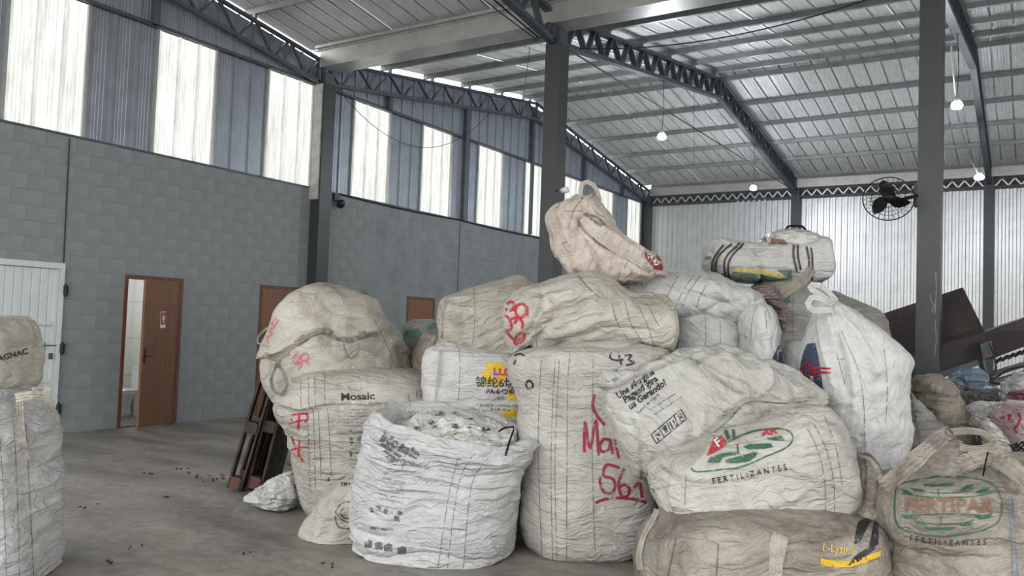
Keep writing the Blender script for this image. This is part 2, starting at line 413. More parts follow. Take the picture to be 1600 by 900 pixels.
# eave girders between far columns
for i in range(3):
    xa, xb = (.3 if i == 0 else i*BAY+.02), (i+1)*BAY-.26
    lab = ['small zigzag girder above the far wall, corner bay', 'small zigzag girder above the far wall, bay above the striped bag', 'small zigzag girder above the far wall, rightmost bay'][i]
    t = thing('eave_girder', lab, 'girder', (xa, W-.12, 5.76), 'zigzag girders over the far wall')
    MB().box(xa, xb, W-.16, W-.10, 5.745, 5.77).build('bottom_chord', M['steel'], t)
    MB().box(xa, xb, W-.16, W-.10, 5.955, 5.975).build('top_chord', M['steel'], t)
    mb = MB(); n = 16; p = (xb-xa)/n
    for j in range(n):
        a = xa+j*p
        mb.bar((a, W-.13, 5.77), (a+p/2, W-.13, 5.955), (0,1,0), (1,0,0), .02, .022); mb.bar((a+p/2, W-.13, 5.955), (a+p, W-.13, 5.77), (0,1,0), (1,0,0), .02, .022)
    mb.build('web_bars', M['zinc_wall'], t)

# ------------------------------------------------------------------ doors
def wood_door(n, y0, y1, open_deg=0, hinge='r'):
    d = thing('door_%d' % n, None, None, (0, (y0+y1)/2, 0), kind='structure')
    mb = MB(); mb.box(-.15, .012, y0, y0+.05, 0, 2.156); mb.box(-.15, .012, y1-.05, y1, 0, 2.156); mb.box(-.15, .012, y0+.05, y1-.05, 2.10, 2.156)
    mb.build('door_frame', M['doorframe'], d)
    a = math.radians(open_deg); h = np.array([.004, y1-.055, 0.0]); u = np.array([math.sin(a), -math.cos(a), 0]); nn = np.array([math.cos(a), math.sin(a), 0]); ww = y1-y0-.115
    lf = MB().obox(h+u*ww/2+nn*.0+np.array([0, 0, 1.055])-nn*.018, u*ww/2, nn*.0175, (0, 0, 1.04)).build('door_leaf', M['doorwood'], d)
    hp = h+u*(ww-.06)+np.array([0, 0, 1.02])
    mb = MB(); mb.obox(hp+nn*.004, u*.02, nn*.004, (0,0,.11)); mb.tube([hp+nn*.0, hp+nn*.05, hp+nn*.05-u*.11], .009, 8); mb.build('door_handle', M['black'], lf)
    mb = MB()
    for z in (.25, 1.05, 1.85): mb.tube([h+nn*.008+np.array([0,0,z-.045]), h+nn*.008+np.array([0,0,z+.045])], .008, 8)
    mb.build('hinge', M['steel'], lf)
    return d, lf, h, u, nn
d, lf, h, u, nn = wood_door(2, *doors[1][:2], open_deg=22)
# the red washroom sign on the leaf
sp0 = h+u*.385+nn*.004; zs = 1.535
M['signred'] = mat('sign_red', (176, 26, 48), .4); M['signwhite'] = mat('sign_white', (235, 232, 228), .4)
sg = MB().obox(sp0+np.array([0,0,zs]), u*.062, nn*.0025, (0,0,.118)).build('restroom_sign', M['signwhite'], lf)
mb = MB(); mb.obox(sp0+nn*.004+np.array([0,0,zs+.018]), u*.055, nn*.001, (0,0,.088)); sgr = mb.build('sign_panel', M['signred'], lf)
mb = MB(); q = sp0+nn*.0065+np.array([0,0,zs+.018])
mb.lathe(q+np.array([0,0,.058]), [(.001, 0), (.012, 0), (.012, .001), (.001, .001)], 12, nn)
Z = np.array([0,0,1.])
pts = [(-.009,.044),(.009,.044),(.022,.012),(.028,-.02),(-.028,-.02),(-.022,.012)]
mb.add([q+u*a+Z*b for a, b in pts]+[q+nn*.001+u*a+Z*b for a, b in pts], [(0,1,2,3,4,5), (11,10,9,8,7,6)])
for s in (-1, 1): mb.obox(q+u*.009*s+Z*-.043, u*.006, nn*.0008, Z*.024)
for s in (-1, 1): mb.obox(q+u*.026*s+Z*.015, u*.004, nn*.0008, Z*.022)
mb.obox(sp0+nn*.004+Z*(zs-.098), u*.04, nn*.0006, Z*.006)
mb.build('sign_figure', M['signwhite'], lf)
wood_door(3, *doors[2][:2]); wood_door(4, *doors[3][:2]); wood_door(5, *doors[4][:2])
# white steel gate door, left edge
d = thing('door_1', None, None, (0, -4.83, 0), kind='structure')
y0, y1 = doors[0][:2]
mb = MB(); mb.box(-.1, .03, y0, y0+.06, 0, 2.23); mb.box(-.1, .03, y1-.06, y1, 0, 2.23); mb.box(-.1, .035, y0, y1, 2.16, 2.235); mb.build('door_frame', M['whitesteel'], d)
lf = MB(); pw = (y1-y0-.13)/9
prf = []
for i in range(9): a = y0+.065+i*pw; prf += [(a, 0), (a+pw-.024, 0), (a+pw-.018, -.014), (a+pw-.006, -.014)]
prf.append((y1-.065, 0)); n = len(prf)
lf.add([(-.005+b, a, .05) for a, b in prf]+[(-.005+b, a, 2.15) for a, b in prf], [(i, i+1, n+i+1, n+i) for i in range(n-1)])
lf = lf.build('door_leaf', M['whitesteel'], d)
for z in (.70, 1.44): MB().box(.0, .028, y0+.1, y1-.12, z-.018, z+.018).build('cross_bar', M['whitesteel'], lf)
MB().box(.0, .02, y1-.115, y1-.07, .05, 2.15).build('stile', M['whitesteel'], lf)
mb = MB(); mb.tube([(.03, y1-.22, 1.16), (.03, y1-.06, 1.16)], .008, 8); mb.tube([(.03, y1-.2, 1.1), (.03, y1-.2, 1.2)], .006, 8); mb.box(.01, .04, y1-.14, y1-.1, .98, 1.06); mb.build('bolt_latch', M['steel'], lf)
for z in (.33, 1.12, 1.88):
    mb = MB(); mb.box(.0, .05, y1-.01, y1+.045, z-.06, z+.06); mb.lathe((.04, y1+.015, z-.085), [(.012,0),(.02,.02),(.02,.15),(.012,.17)], 10); mb.build('hinge', M['black'], d)

# washroom behind the open door
wr = thing('washroom', None, None, (-1.0, -2.9, 0), kind='structure')
bx0, bx1, by0, by1 = -1.75, -.15, -4.05, -2.1
MB().box(bx0, bx1, by0, by1, -.05, .0).build('washroom_floor', M['floor'], wr)
mb = MB()
tl = .006
def tiles(mb, org, uv, vv, nu, nv, su, sv, nrm):
    org, uv, vv, nrm = [np.array(q, float) for q in (org, uv, vv, nrm)]
    for i in range(nu):
        for j in range(nv):
            me = MB().obox(org+uv*(i+.5)*su+vv*(j+.5)*sv, uv*(su/2-.003), nrm*.004, vv*(sv/2-.003)).build('wall_tile', M['tile'], wr)
tiles(mb, (bx0, by0, 0), (0,1,0), (0,0,1), 5, 4, .39, .6, (1,0,0))
tiles(mb, (bx0, by1, 0), (1,0,0), (0,0,1), 4, 4, .40, .6, (0,1,0))
tiles(mb, (bx0, by0, 0), (1,0,0), (0,0,1), 4, 4, .40, .6, (0,1,0))
mb = MB(); mb.box(bx0-.05, bx0-.005, by0-.05, by1+.05, 0, 2.45); mb.box(bx0, bx1, by0-.06, by0-.005, 0, 2.45); mb.box(bx0, bx1, by1+.005, by1+.06, 0, 2.45); mb.box(bx0-.05, bx1, by0-.06, by1+.06, 2.42, 2.47)
mb.build('washroom_wall', M['joint'], wr)
l = bpy.data.lights.new('washroom_lamp', 'POINT'); l.energy = 32; l.shadow_soft_size = .1; lo = bpy.data.objects.new('washroom_lamp', l); COL.objects.link(lo); lo.location = (-.8, -3.1, 2.25)
tx, ty = -1.15, -2.12       # toilet, its tank against the right hand wall of the washroom
t = thing('toilet', 'white ceramic toilet seen through the open washroom door', 'toilet', (tx, ty-.3, 0))
MB().lathe((tx, ty-.46, 0), [(.12,0),(.11,.08),(.10,.18),(.14,.28),(.19,.36),(.195,.40),(.14,.405),(.10,.33)], 24).build('bowl', M['ceramic'], t, smooth=True)
MB().lathe((tx, ty-.46, .405), [(.10,0),(.20,0),(.20,.018),(.19,.03),(.02,.034)], 24).build('seat_lid', M['ceramic'], t, smooth=False)
MB().box(tx-.2, tx+.2, ty-.22, ty-.03, .36, .74).build('tank', M['ceramic'], t)
MB().box(tx-.1, tx+.1, ty-.35, ty-.03, 0, .37).build('pedestal', M['ceramic'], t)
MB().box(tx-.21, tx+.21, ty-.23, ty-.02, .742, .77).build('tank_lid', M['ceramic'], t)
tag(MB().lathe((tx+.05, ty-.14, .772), [(.02,0),(.055,0),(.055,.1),(.02,.1)], 16).build('paper_roll', M['ceramic'], org=(tx+.05, ty-.14, .772)), 'white paper roll standing on the toilet tank', 'paper roll')

# ------------------------------------------------------------------ lamps, fan, wall fittings, cables
M['bulb'] = glow('led_glow', (236, 244, 255), 60)
def lamp(x, y, z, ztop, label, r=.085, watt=190):
    t = thing('hanging_lamp', label, 'lamp', (x, y, z), 'high bay lamps hanging from the trusses')
    MB().lathe((x, y, z-.06), [(.02,0),(r*.8,.015),(r,.05),(r*.85,.09),(.05,.12)], 20).build('bulb', M['bulb'], t, smooth=True)
    MB().lathe((x, y, z+.05), [(.055,0),(.05,.05),(.03,.08),(.02,.11)], 16).build('lamp_base', M['plate'], t)
    MB().tube([(x, y, z+.15), (x+.02, y+.01, (z+ztop)/2), (x, y, ztop)], .006, 6).build('cord', M['cable'], t)
    l = bpy.data.lights.new('hanging_lamp_light', 'POINT'); l.energy = watt; l.shadow_soft_size = .1; l.color = (.9, .95, 1)
    o = bpy.data.objects.new('hanging_lamp_light', l); COL.objects.link(o); o.location = (x, y, z-.2)
lamp(4.84, 4.23, 5.30, zb(4.23), 'glowing lamp hanging nearer on the middle truss')
lamp(4.84, 10.29, 5.30, zb(10.29), 'glowing lamp hanging near the far wall, middle truss', watt=170)
lamp(9.80, 3.76, 5.22, zb(3.76), 'brightest glowing lamp right of the large column', watt=70)
lamp(9.80, 9.98, 5.19, zb(9.98), 'glowing lamp near the far wall, right of the large column', .1, watt=90)
# fan on the big column
fc = px(1388, 311, 9.25)
t = thing('wall_fan', 'black oscillating fan in a wire guard on the large column', 'fan', fc)
ax = np.array([-.15, -.5, -.85]); ax = np.array([.05, -.62, -.42]); ax /= np.linalg.norm(ax)
e1 = np.cross(ax, Z); e1 /= np.linalg.norm(e1); e2 = np.cross(ax, e1)
mb = MB(); R0 = .265
def ring(r, off, rad=.004): mb.tube([fc+ax*off+r*(math.cos(a)*e1+math.sin(a)*e2) for a in np.linspace(0, 2*math.pi, 40, endpoint=False)], rad, 5, closed=True)
ring(R0, 0, .007); ring(.18, .05, .003); ring(.18, -.05, .003); ring(.07, .065, .004)
for i in range(28):
    a = 2*math.pi*i/28; dd = math.cos(a)*e1+math.sin(a)*e2
    mb.tube([fc+ax*.065+dd*.05, fc+ax*.05+dd*.18, fc+dd*R0, fc-ax*.05+dd*.18, fc-ax*.065+dd*.07], .0022, 4)
mb.build('wire_guard', M['black'], t)
MB().lathe(fc-ax*.16, [(.04,0),(.07,.02),(.075,.12),(.05,.15),(.035,.17)], 18, ax).build('motor', M['black'], t, smooth=True)
for k in range(3):
    a0 = .5+k*2.094; mb = MB(); vs = []; 
    for i in range(7):
        r = .03+.2*i/6; wdt = .10*math.sin(math.pi*(.18+.75*i/6)); aa = a0+.3*i/6
        d1 = math.cos(aa)*e1+math.sin(aa)*e2; d2 = np.cross(ax, d1)
        for s, h in ((-1, -.018), (1, .018)):
            for th in (.0, .004): vs.append(fc+d1*r+d2*wdt*s*.75+ax*(h+th))
    fs = []
    for i in range(6):
        b = i*4; fs += [(b, b+4, b+6, b+2), (b+1, b+3, b+7, b+5), (b, b+1, b+5, b+4), (b+2, b+6, b+7, b+3)]
    mb.add(vs, fs+[(0, 2, 3, 1), (24, 25, 27, 26)]); mb.build('fan_blade', M['black'], t)
cp = np.array([9.68, .02, 3.27]); mb = MB(); mb.tube([fc-ax*.1, fc+np.array([.12, .1, .0]), cp], .022, 8); mb.box(9.64, 9.68, 0, .14, 3.15, 3.4); mb.build('bracket', M['black'], t)

q = np.array([.05, .62, 3.86])
t = thing('floodlight', 'small black floodlight fixed at the block wall top beside the first column', 'floodlight', q)
MB().box(.0, .05, .55, .68, 3.78, 3.92).build('wall_box', M['black'], t)
MB().lathe((.06, .66, 3.76), [(.03,0),(.08,.02),(.085,.07),(.05,.1)], 16, (.8,.2,-.4)).build('head', M['black'], t, smooth=True)
q = np.array(px(883, 297, 11.7))
t = thing('security_camera', 'small white bullet camera on the side of the middle column', 'camera', q)
MB().lathe(q, [(.02,-.06),(.045,-.05),(.045,.04),(.03,.055)], 14, (1,-.3,0)).build('housing', M['ceramic'], t, smooth=True)
MB().tube([q, (BAY, .12, q[2]+.04)], .012, 6).build('mount', M['ceramic'], t)
def cable(pts, r, label, sag=0, n=16, m='cable'):
    out = []
    for (a, b) in zip(pts[:-1], pts[1:]):
        a, b = np.array(a, float), np.array(b, float)
        for i in range(n): s = i/n; out.append(a+(b-a)*s-Z*sag*4*s*(1-s))
    out.append(np.array(pts[-1], float))
    return tag(MB().tube(out, r, 5).build('cable', M[m], org=out[0]), label, 'cable')
cable([(.25, .3, H-.03), (.25, 5.2, zb(5.2))], .006, 'thin dark cable sagging across the milky panels', .95)
cable([(.03, .7, 3.93), (.03, 4.4, 3.935), (.03, 8.5, 3.93), (.03, 13, 3.94)], .014, 'black cable lying along the top of the block wall', .03)
cable([(.012, -4.32, 3.9), (.012, -4.30, 2.25)], .008, 'thin conduit running down the block wall to the steel door')
cable([(.012, 4.5, 3.9), (.012, 4.5, 2.2)], .006, 'thin conduit on the block wall above the closed doors')
cable([(BAY, .3, H-.05), (BAY+.1, W-.4, H-.05)], .012, 'dark stay cable from the middle column to the far wall', .0)
cable([(BAY-.3, -.1, 5.85), (BAY-.35, -7.0, 7.0)], .012, 'pair of dark cables leading over the near truss, upper', .1)
cable([(BAY-.34, -.1, 5.83), (BAY-.55, -7.0, 6.8)], .008, 'pair of dark cables leading over the near truss, lower', .1)
cable([(BAY, .6, 5.86), (2*BAY-.3, .6, 6.0)], .01, 'dark cable running from the middle column across the roof', .25)
cable([(BAY-.7, .3, 5.9), (.3, 6.4, 6.5)], .006, 'thin bracing wire under the corner bay roof')
cable([(BAY-.12, 5.9, zb(5.9)), (BAY-.12, 6.0, 5.0)], .004, 'thin loose wire hanging from the middle truss')
cable([(9.75, 3.3, 6.0), (9.7, 5.6, 5.45), (9.8, 9.9, 5.25)], .012, 'pale cable drooping between the two right hand lamps', .15, m='plate')
#@@BAGS
# ------------------------------------------------------------------ woven sacks
def hash3(i, j, k, s):
    h = (i*374761393 + j*668265263 + k*2147483647 + s*974634777) & 0xffffffff
    h = ((h ^ (h >> 13))*1274126177) & 0xffffffff
    h = ((h ^ (h >> 16))*2246822519) & 0xffffffff
    return ((h ^ (h >> 15)) & 0xffffff)/float(0xffffff)*2-1
def noise3(P, s=0):
    P = np.asarray(P); F = np.floor(P); f = P-F; I = F.astype(np.int64); u = f*f*(3-2*f); r = 0
    for a in (0, 1):
        for b in (0, 1):
            for c in (0, 1):
                wgt = (u[..., 0] if a else 1-u[..., 0])*(u[..., 1] if b else 1-u[..., 1])*(u[..., 2] if c else 1-u[..., 2])
                r = r+wgt*hash3(I[..., 0]+a, I[..., 1]+b, I[..., 2]+c, s)
    return r
def fbm(P, s=0, o=3):
    r = 0; a = 1.0
    for k in range(o): r = r+a*noise3(P*(2**k), s+k*17); a *= .5
    return r
def facets(P, s=0, n=9, f0=3.0):
    """crumple: sharp creases where randomly turned folds cross, each fold local"""
    rng = np.random.RandomState(s+11); r = 0
    for k in range(n):
        d = rng.normal(size=3); d /= np.linalg.norm(d); fr = f0*(1+2.2*rng.rand()); ph = rng.rand()*9
        t = P@d*fr+ph+.55*noise3(P*2.3+k*7.1, s+k); tri = np.abs((t % 1)-.5)*2
        mask = np.clip(noise3(P*1.6+k*3.3, s+40+k)*1.6+.35, 0, 1)
        r = r+(tri-.5)*mask*(3.0/fr)
    return r/2
def cat(st, n):
    """resample stations by a centripetal-ish cubic to n rows"""
    S = np.array(st, float); c = (S[:, :3]+S[:, 3:6])/2; wd = np.linalg.norm(S[:, :3]-S[:, 3:6], axis=1)
    dl = np.linalg.norm(np.diff(c, axis=0), axis=1)+.6*np.abs(np.diff(wd))+1e-6; t = np.r_[0, np.cumsum(dl)]; t /= t[-1]
    q = np.linspace(0, 1, n); idx = np.clip(np.searchsorted(t, q, side='right')-1, 0, len(t)-2)
    h = t[idx+1]-t[idx]; u = ((q-t[idx])/h)[:, None]
    D = np.diff(S, axis=0)/np.diff(t)[:, None]; m = np.zeros_like(S); m[0] = D[0]; m[-1] = D[-1]
    for i in range(1, len(S)-1):
        a, b = D[i-1], D[i]; m[i] = np.where(a*b > 0, 2*a*b/(a+b+1e-12), 0)*.75+.25*(a+b)/2*(a*b > 0)
    h = h[:, None]
    return (2*u**3-3*u**2+1)*S[idx]+(u**3-2*u**2+u)*h*m[idx]+(-2*u**3+3*u**2)*S[idx+1]+(u**3-u**2)*h*m[idx+1]
BAGMAT = {}
def bagmat(name, col, dirt=(120, 105, 86), amt=.4, rough=.55, weave=1.0, bump=.65, wr=0.0, ws=13.0, film=0.0):
    """woven plastic cloth; wr = direction (degrees in the picture plane) the long creases run in, ws = how many per metre"""
    m, nt, b = new_mat(name); L = nt.links
    tc = N(nt, 'ShaderNodeTexCoord'); O = tc.outputs['Object']
    def ramp(src, p0, c0, p1, c1):
        r = N(nt, 'ShaderNodeValToRGB'); L.new(src, r.inputs[0]); e = r.color_ramp.elements
        e[0].position = p0; e[0].color = (c0, c0, c0, 1); e[1].position = p1; e[1].color = (c1, c1, c1, 1); return r.outputs[0]
    def math2(op, a, b_, c_=None):
        n = N(nt, 'ShaderNodeMath', operation=op)
        for i, q in enumerate((a, b_, c_)):
            if q is None: continue
            if isinstance(q, (int, float)): n.inputs[i].default_value = q
            else: L.new(q, n.inputs[i])
        return n.outputs[0]
    n1 = N(nt, 'ShaderNodeTexNoise', Scale=2.2, Detail=10.0, Roughness=.72, Distortion=.6); L.new(O, n1.inputs['Vector'])
    n2 = N(nt, 'ShaderNodeTexNoise', Scale=26.0, Detail=9.0, Roughness=.75, Distortion=2.5); L.new(O, n2.inputs['Vector'])
    d1 = ramp(n1.outputs[0], .36, 1.0*amt, .60, .06); d2 = ramp(n2.outputs[0], .37, .9*amt, .44, 0.0)
    mxd = math2('MAXIMUM', d1, d2)
    mx = N(nt, 'ShaderNodeMix', data_type='RGBA'); L.new(mxd, mx.inputs['Factor'])
    mx.inputs[6].default_value = (*lin(col), 1); mx.inputs[7].default_value = (*lin(dirt), 1)
    n4 = N(nt, 'ShaderNodeTexNoise', Scale=140.0, Detail=3.0); mp4 = N(nt, 'ShaderNodeMapping'); mp4.inputs['Scale'].default_value = (.25, .25, 1.6); L.new(O, mp4.inputs[0]); L.new(mp4.outputs[0], n4.inputs['Vector'])
    mw = N(nt, 'ShaderNodeMix', data_type='RGBA', blend_type='MULTIPLY'); mw.inputs['Factor'].default_value = .22*weave; L.new(mx.outputs[2], mw.inputs[6]); L.new(ramp(n4.outputs[0], .35, .55, .6, 1.0), mw.inputs[7])
    L.new(mw.outputs[2], b.inputs['Base Color']); b.inputs['Roughness'].default_value = rough
    # creases: turn into the view-aligned frame of the pile, then stretch along the crease direction
    wn = N(nt, 'ShaderNodeTexNoise', Scale=3.5, Detail=3.0); L.new(O, wn.inputs['Vector'])
    ad = N(nt, 'ShaderNodeMix', data_type='RGBA', blend_type='LINEAR_LIGHT'); ad.inputs['Factor'].default_value = .10; L.new(O, ad.inputs[6]); L.new(wn.outputs[1], ad.inputs[7])
    r1 = N(nt, 'ShaderNodeMapping'); r1.inputs['Rotation'].default_value = (0, 0, -YAW); L.new(ad.outputs[2], r1.inputs[0])
    r2 = N(nt, 'ShaderNodeMapping'); r2.inputs['Rotation'].default_value = (0, math.radians(wr), 0); L.new(r1.outputs[0], r2.inputs[0])
    m1 = N(nt, 'ShaderNodeMapping'); m1.inputs['Scale'].default_value = (.11, .11, 1); L.new(r2.outputs[0], m1.inputs[0])
    a1 = N(nt, 'ShaderNodeTexNoise', Scale=ws, Detail=2.0, Roughness=.5, Distortion=.4); L.new(m1.outputs[0], a1.inputs['Vector'])
    c1 = ramp(math2('ABSOLUTE', math2('SUBTRACT', a1.outputs[0], .5), 0), 0.0, 1.0, .13, 0.0)
    msk = N(nt, 'ShaderNodeTexNoise', Scale=3.0, Detail=2.0); L.new(O, msk.inputs['Vector'])
    c1 = math2('MULTIPLY', c1, ramp(msk.outputs[0], .4, .15, .6, 1.0))
    m2 = N(nt, 'ShaderNodeMapping'); m2.inputs['Scale'].default_value = (.45, .45, 1); m2.inputs['Rotation'].default_value = (.4, .5, .3); L.new(r2.outputs[0], m2.inputs[0])
    a2 = N(nt, 'ShaderNodeTexNoise', Scale=11.0, Detail=3.0, Roughness=.55, Distortion=.7); L.new(m2.outputs[0], a2.inputs['Vector'])
    c2 = ramp(math2('ABSOLUTE', math2('SUBTRACT', a2.outputs[0], .5), 0), 0.0, 1.0, .10, 0.0)
    v = N(nt, 'ShaderNodeTexVoronoi', feature='F1', Scale=12.0); L.new(m2.outputs[0], v.inputs['Vector'])
    h1 = math2('MULTIPLY_ADD', c1, 1.0, math2('MULTIPLY', c2, .55)); h1 = math2('MULTIPLY_ADD', v.outputs['Distance'], .35+film, h1)
    b1 = N(nt, 'ShaderNodeBump', Strength=min(1, .85*bump), Distance=.016); L.new(h1, b1.inputs['Height'])
    n3 = N(nt, 'ShaderNodeTexNoise', Scale=70.0, Detail=6.0, Roughness=.7); L.new(m2.outputs[0], n3.inputs['Vector'])
    b2 = N(nt, 'ShaderNodeBump', Strength=.4*min(1, bump), Distance=.005); L.new(n3.outputs[0], b2.inputs['Height']); L.new(b1.outputs[0], b2.inputs['Normal'])
    L.new(b2.outputs[0], b.inputs['Normal']); return m
BVH = {}
def loft(name, st, D, T, m, parent=None, label=None, cat_='sack', group=None, seed=0, n=2.5, rows=150, cols=200, folds=.018, ffreq=14., crump=.02, cfreq=3.0,
         floor=0.0, tilt=0.0, tp=.6, caps=(1, 1), wave=.03, vfolds=0.0, base=None, sag=0.0, capb=.2, lines=(), steps=()):
    """st: rows (ax, ay, bx, by[, D][, T]) in photo pixels: the two silhouette points of a section at distance D; T half depth in metres"""
    ws = []; Ts = []
    for s in st:
        d = s[4] if len(s) > 4 and s[4] else D
        ws.append(np.r_[px(s[0], s[1], d), px(s[2], s[3], d)])
    wd = np.array([np.linalg.norm(q[:3]-q[3:]) for q in ws]); mxw = wd.max()
    for i, s in enumerate(st): Ts.append(s[5] if len(s) > 5 else T*min(1., (wd[i]/mxw))**tp)
    S = cat([np.r_[q, t] for q, t in zip(ws, Ts)], rows)
    A, B, TT = S[:, :3], S[:, 3:6], S[:, 6]; C0 = (A+B)/2; Hh = (B-A)/2
    # rounded caps
    def cap(c, h, t, c2, bulge):
        out = []; d = c-c2; d = d/(np.linalg.norm(d)+1e-9)
        for k in (1., .94, .82, .64, .42, .18):
            out.append((c+d*bulge*math.sqrt(max(0, 1-k*k)), h*k, t*k))
        return out
    c1 = cap(C0[0], Hh[0], TT[0], C0[3], caps[0]*np.linalg.norm(Hh[0])*capb)[1:][::-1]; c2 = cap(C0[-1], Hh[-1], TT[-1], C0[-4], caps[1]*np.linalg.norm(Hh[-1])*capb)[1:]
    C0 = np.vstack([[q[0] for q in c1], C0, [q[0] for q in c2]]); Hh = np.vstack([[q[1] for q in c1], Hh, [q[1] for q in c2]]); TT = np.r_[[q[2] for q in c1], TT, [q[2] for q in c2]]
    th = np.linspace(0, 2*math.pi, cols, endpoint=False); ct, s_ = np.cos(th), np.sin(th)
    ex = 2.0/n; cx = np.sign(ct)*np.abs(ct)**ex; sx = np.sign(s_)*np.abs(s_)**ex
    dv = F0+Z*tilt
    V = C0[:, None, :]+Hh[:, None, :]*cx[None, :, None]+(TT[:, None]*sx[None, :])[:, :, None]*dv[None, None, :]
    R = V.shape[0]
    du = np.roll(V, -1, 1)-np.roll(V, 1, 1); dw = np.gradient(V, axis=0); nr = np.cross(du, dw); ln = np.linalg.norm(nr, axis=2, keepdims=True); nr = nr/(ln+1e-12)
    cen = V.mean((0, 1)); 
    if ((V-cen)*nr).sum() < 0: nr = -nr
    arc = np.r_[0, np.cumsum(np.linalg.norm(np.diff(C0, axis=0), axis=1)+.5*np.abs(np.diff(np.linalg.norm(Hh, axis=1))))]
    G = V-cen
    rad = np.linalg.norm(Hh, axis=1).mean()
    Q = np.stack([np.broadcast_to(cx[None]*rad*1.0, V.shape[:2]), np.broadcast_to(sx[None]*rad*1.0, V.shape[:2]), np.broadcast_to(arc[:, None], V.shape[:2])], -1)
    disp = wave*fbm(G*2.2, seed, 2)
    if folds:
        Wq = Q.copy(); Wq[..., 2] += .05*fbm(Q*3.0, seed+5, 2)
        for k, (fr, am) in enumerate(((ffreq*.5, 1.0), (ffreq, .75), (ffreq*2.1, .35))):
            P = Wq*np.array([1.7*(1+.6*k), 1.7*(1+.6*k), fr]); nn = noise3(P, seed+k*31)
            msk = np.clip(.65+.9*noise3(Q*np.array([1.5, 1.5, 2.2]), seed+70+k), .12, 1.25)
            disp = disp+folds*am*msk*((np.minimum(np.abs(nn)*2.4, 1)**.7-.6) if k != 1 else .4-np.minimum(np.abs(nn)*2.6, 1)**.8)
    if vfolds:
        P = Q*np.array([10., 10., 1.6]); nn = noise3(P, seed+91); disp = disp+vfolds*(np.minimum(np.abs(nn)*2.4, 1)**.7-.6)
        nn = noise3(P*2.1, seed+93); disp = disp+.4*vfolds*(np.minimum(np.abs(nn)*2.4, 1)**.7-.6)
    if crump: disp = disp+1.25*crump*facets(G, seed, 10, cfreq)+crump*.7*facets(G, seed+5, 7, cfreq*2.6)
    if lines or steps:
        d_ = V-CAM; zz = d_@FW; PX = 800+FPX*(d_@RR)/zz; PY = 450-FPX*(d_@UU)/zz; front = (nr*(-d_)).sum(-1) > 0
        def segd(pts):
            best = np.full(PX.shape, 1e9); side = np.zeros(PX.shape); Pl = smoothline(pts, 6)
            for a_, b_ in zip(Pl[:-1], Pl[1:]):
                ab = b_-a_; t_ = np.clip(((PX-a_[0])*ab[0]+(PY-a_[1])*ab[1])/(ab@ab+1e-9), 0, 1)
                dx, dy = PX-a_[0]-t_*ab[0], PY-a_[1]-t_*ab[1]; dd = np.hypot(dx, dy); mk = dd < best
                best = np.where(mk, dd, best); side = np.where(mk, ab[0]*dy-ab[1]*dx, side)
            return best, side
        for pts, wpx, amp in lines:
            dd, _ = segd(pts); disp = disp+amp*np.exp(-(dd/wpx)**1.5)*front
        for pts, wpx, amp in steps:      # cloth lies thicker on the left-hand side of the line, fading away from it
            dd, sd = segd(pts); disp = disp+amp*np.where(sd < 0, np.exp(-dd/wpx), 0)*front
    fade = np.ones(R); kk = 6
    for i in range(kk): fade[i] *= i/kk; fade[-1-i] *= i/kk
    V = V+nr*(disp*fade[:, None])[..., None]
    V = V.reshape(-1, 3); 
    if floor is not None: V[:, 2] = np.maximum(V[:, 2], floor+.002)
    ii = np.arange(R-1)[:, None]*cols; jj = np.arange(cols)[None]; j2 = (jj+1) % cols
    Fq = np.stack([ii+jj, ii+j2, ii+cols+j2, ii+cols+jj], -1).reshape(-1, 4)
    vs = np.vstack([V, V[:cols].mean(0), V[-cols:].mean(0)]); a, b = len(vs)-2, len(vs)-1
    Ft = np.vstack([np.stack([np.full(cols, a), (np.arange(cols)+1) % cols, np.arange(cols)], -1), np.stack([np.full(cols, b), (R-1)*cols+np.arange(cols), (R-1)*cols+(np.arange(cols)+1) % cols], -1)])
    me = bpy.data.meshes.new(name); me.vertices.add(len(vs)); me.vertices.foreach_set('co', vs.astype(np.float32).ravel())
    nl = len(Fq)*4+len(Ft)*3; me.loops.add(nl); me.loops.foreach_set('vertex_index', np.r_[Fq.ravel(), Ft.ravel()].astype(np.int32))
    me.polygons.add(len(Fq)+len(Ft)); me.polygons.foreach_set('loop_start', np.r_[np.arange(len(Fq))*4, len(Fq)*4+np.arange(len(Ft))*3].astype(np.int32))
    me.polygons.foreach_set('loop_total', np.r_[np.full(len(Fq), 4), np.full(len(Ft), 3)].astype(np.int32)); me.polygons.foreach_set('use_smooth', np.ones(len(Fq)+len(Ft), bool))
    me.update(calc_edges=True); me.validate(); me.materials.append(m)
    bm = bmesh.new(); bm.from_mesh(me); bmesh.ops.recalc_face_normals(bm, faces=bm.faces); bm.to_mesh(me); 
    BV = BVHTree.FromBMesh(bm); bm.free()
    zmin = vs[:, 2].min(); lowc = vs[vs[:, 2] < zmin+.05].mean(0); org = np.array([lowc[0], lowc[1], zmin])
    o = link(name, me, parent, None if parent is not None else org); BVH[o.name] = BV
    if parent is None: tag(o, label, cat_, group)
    return o

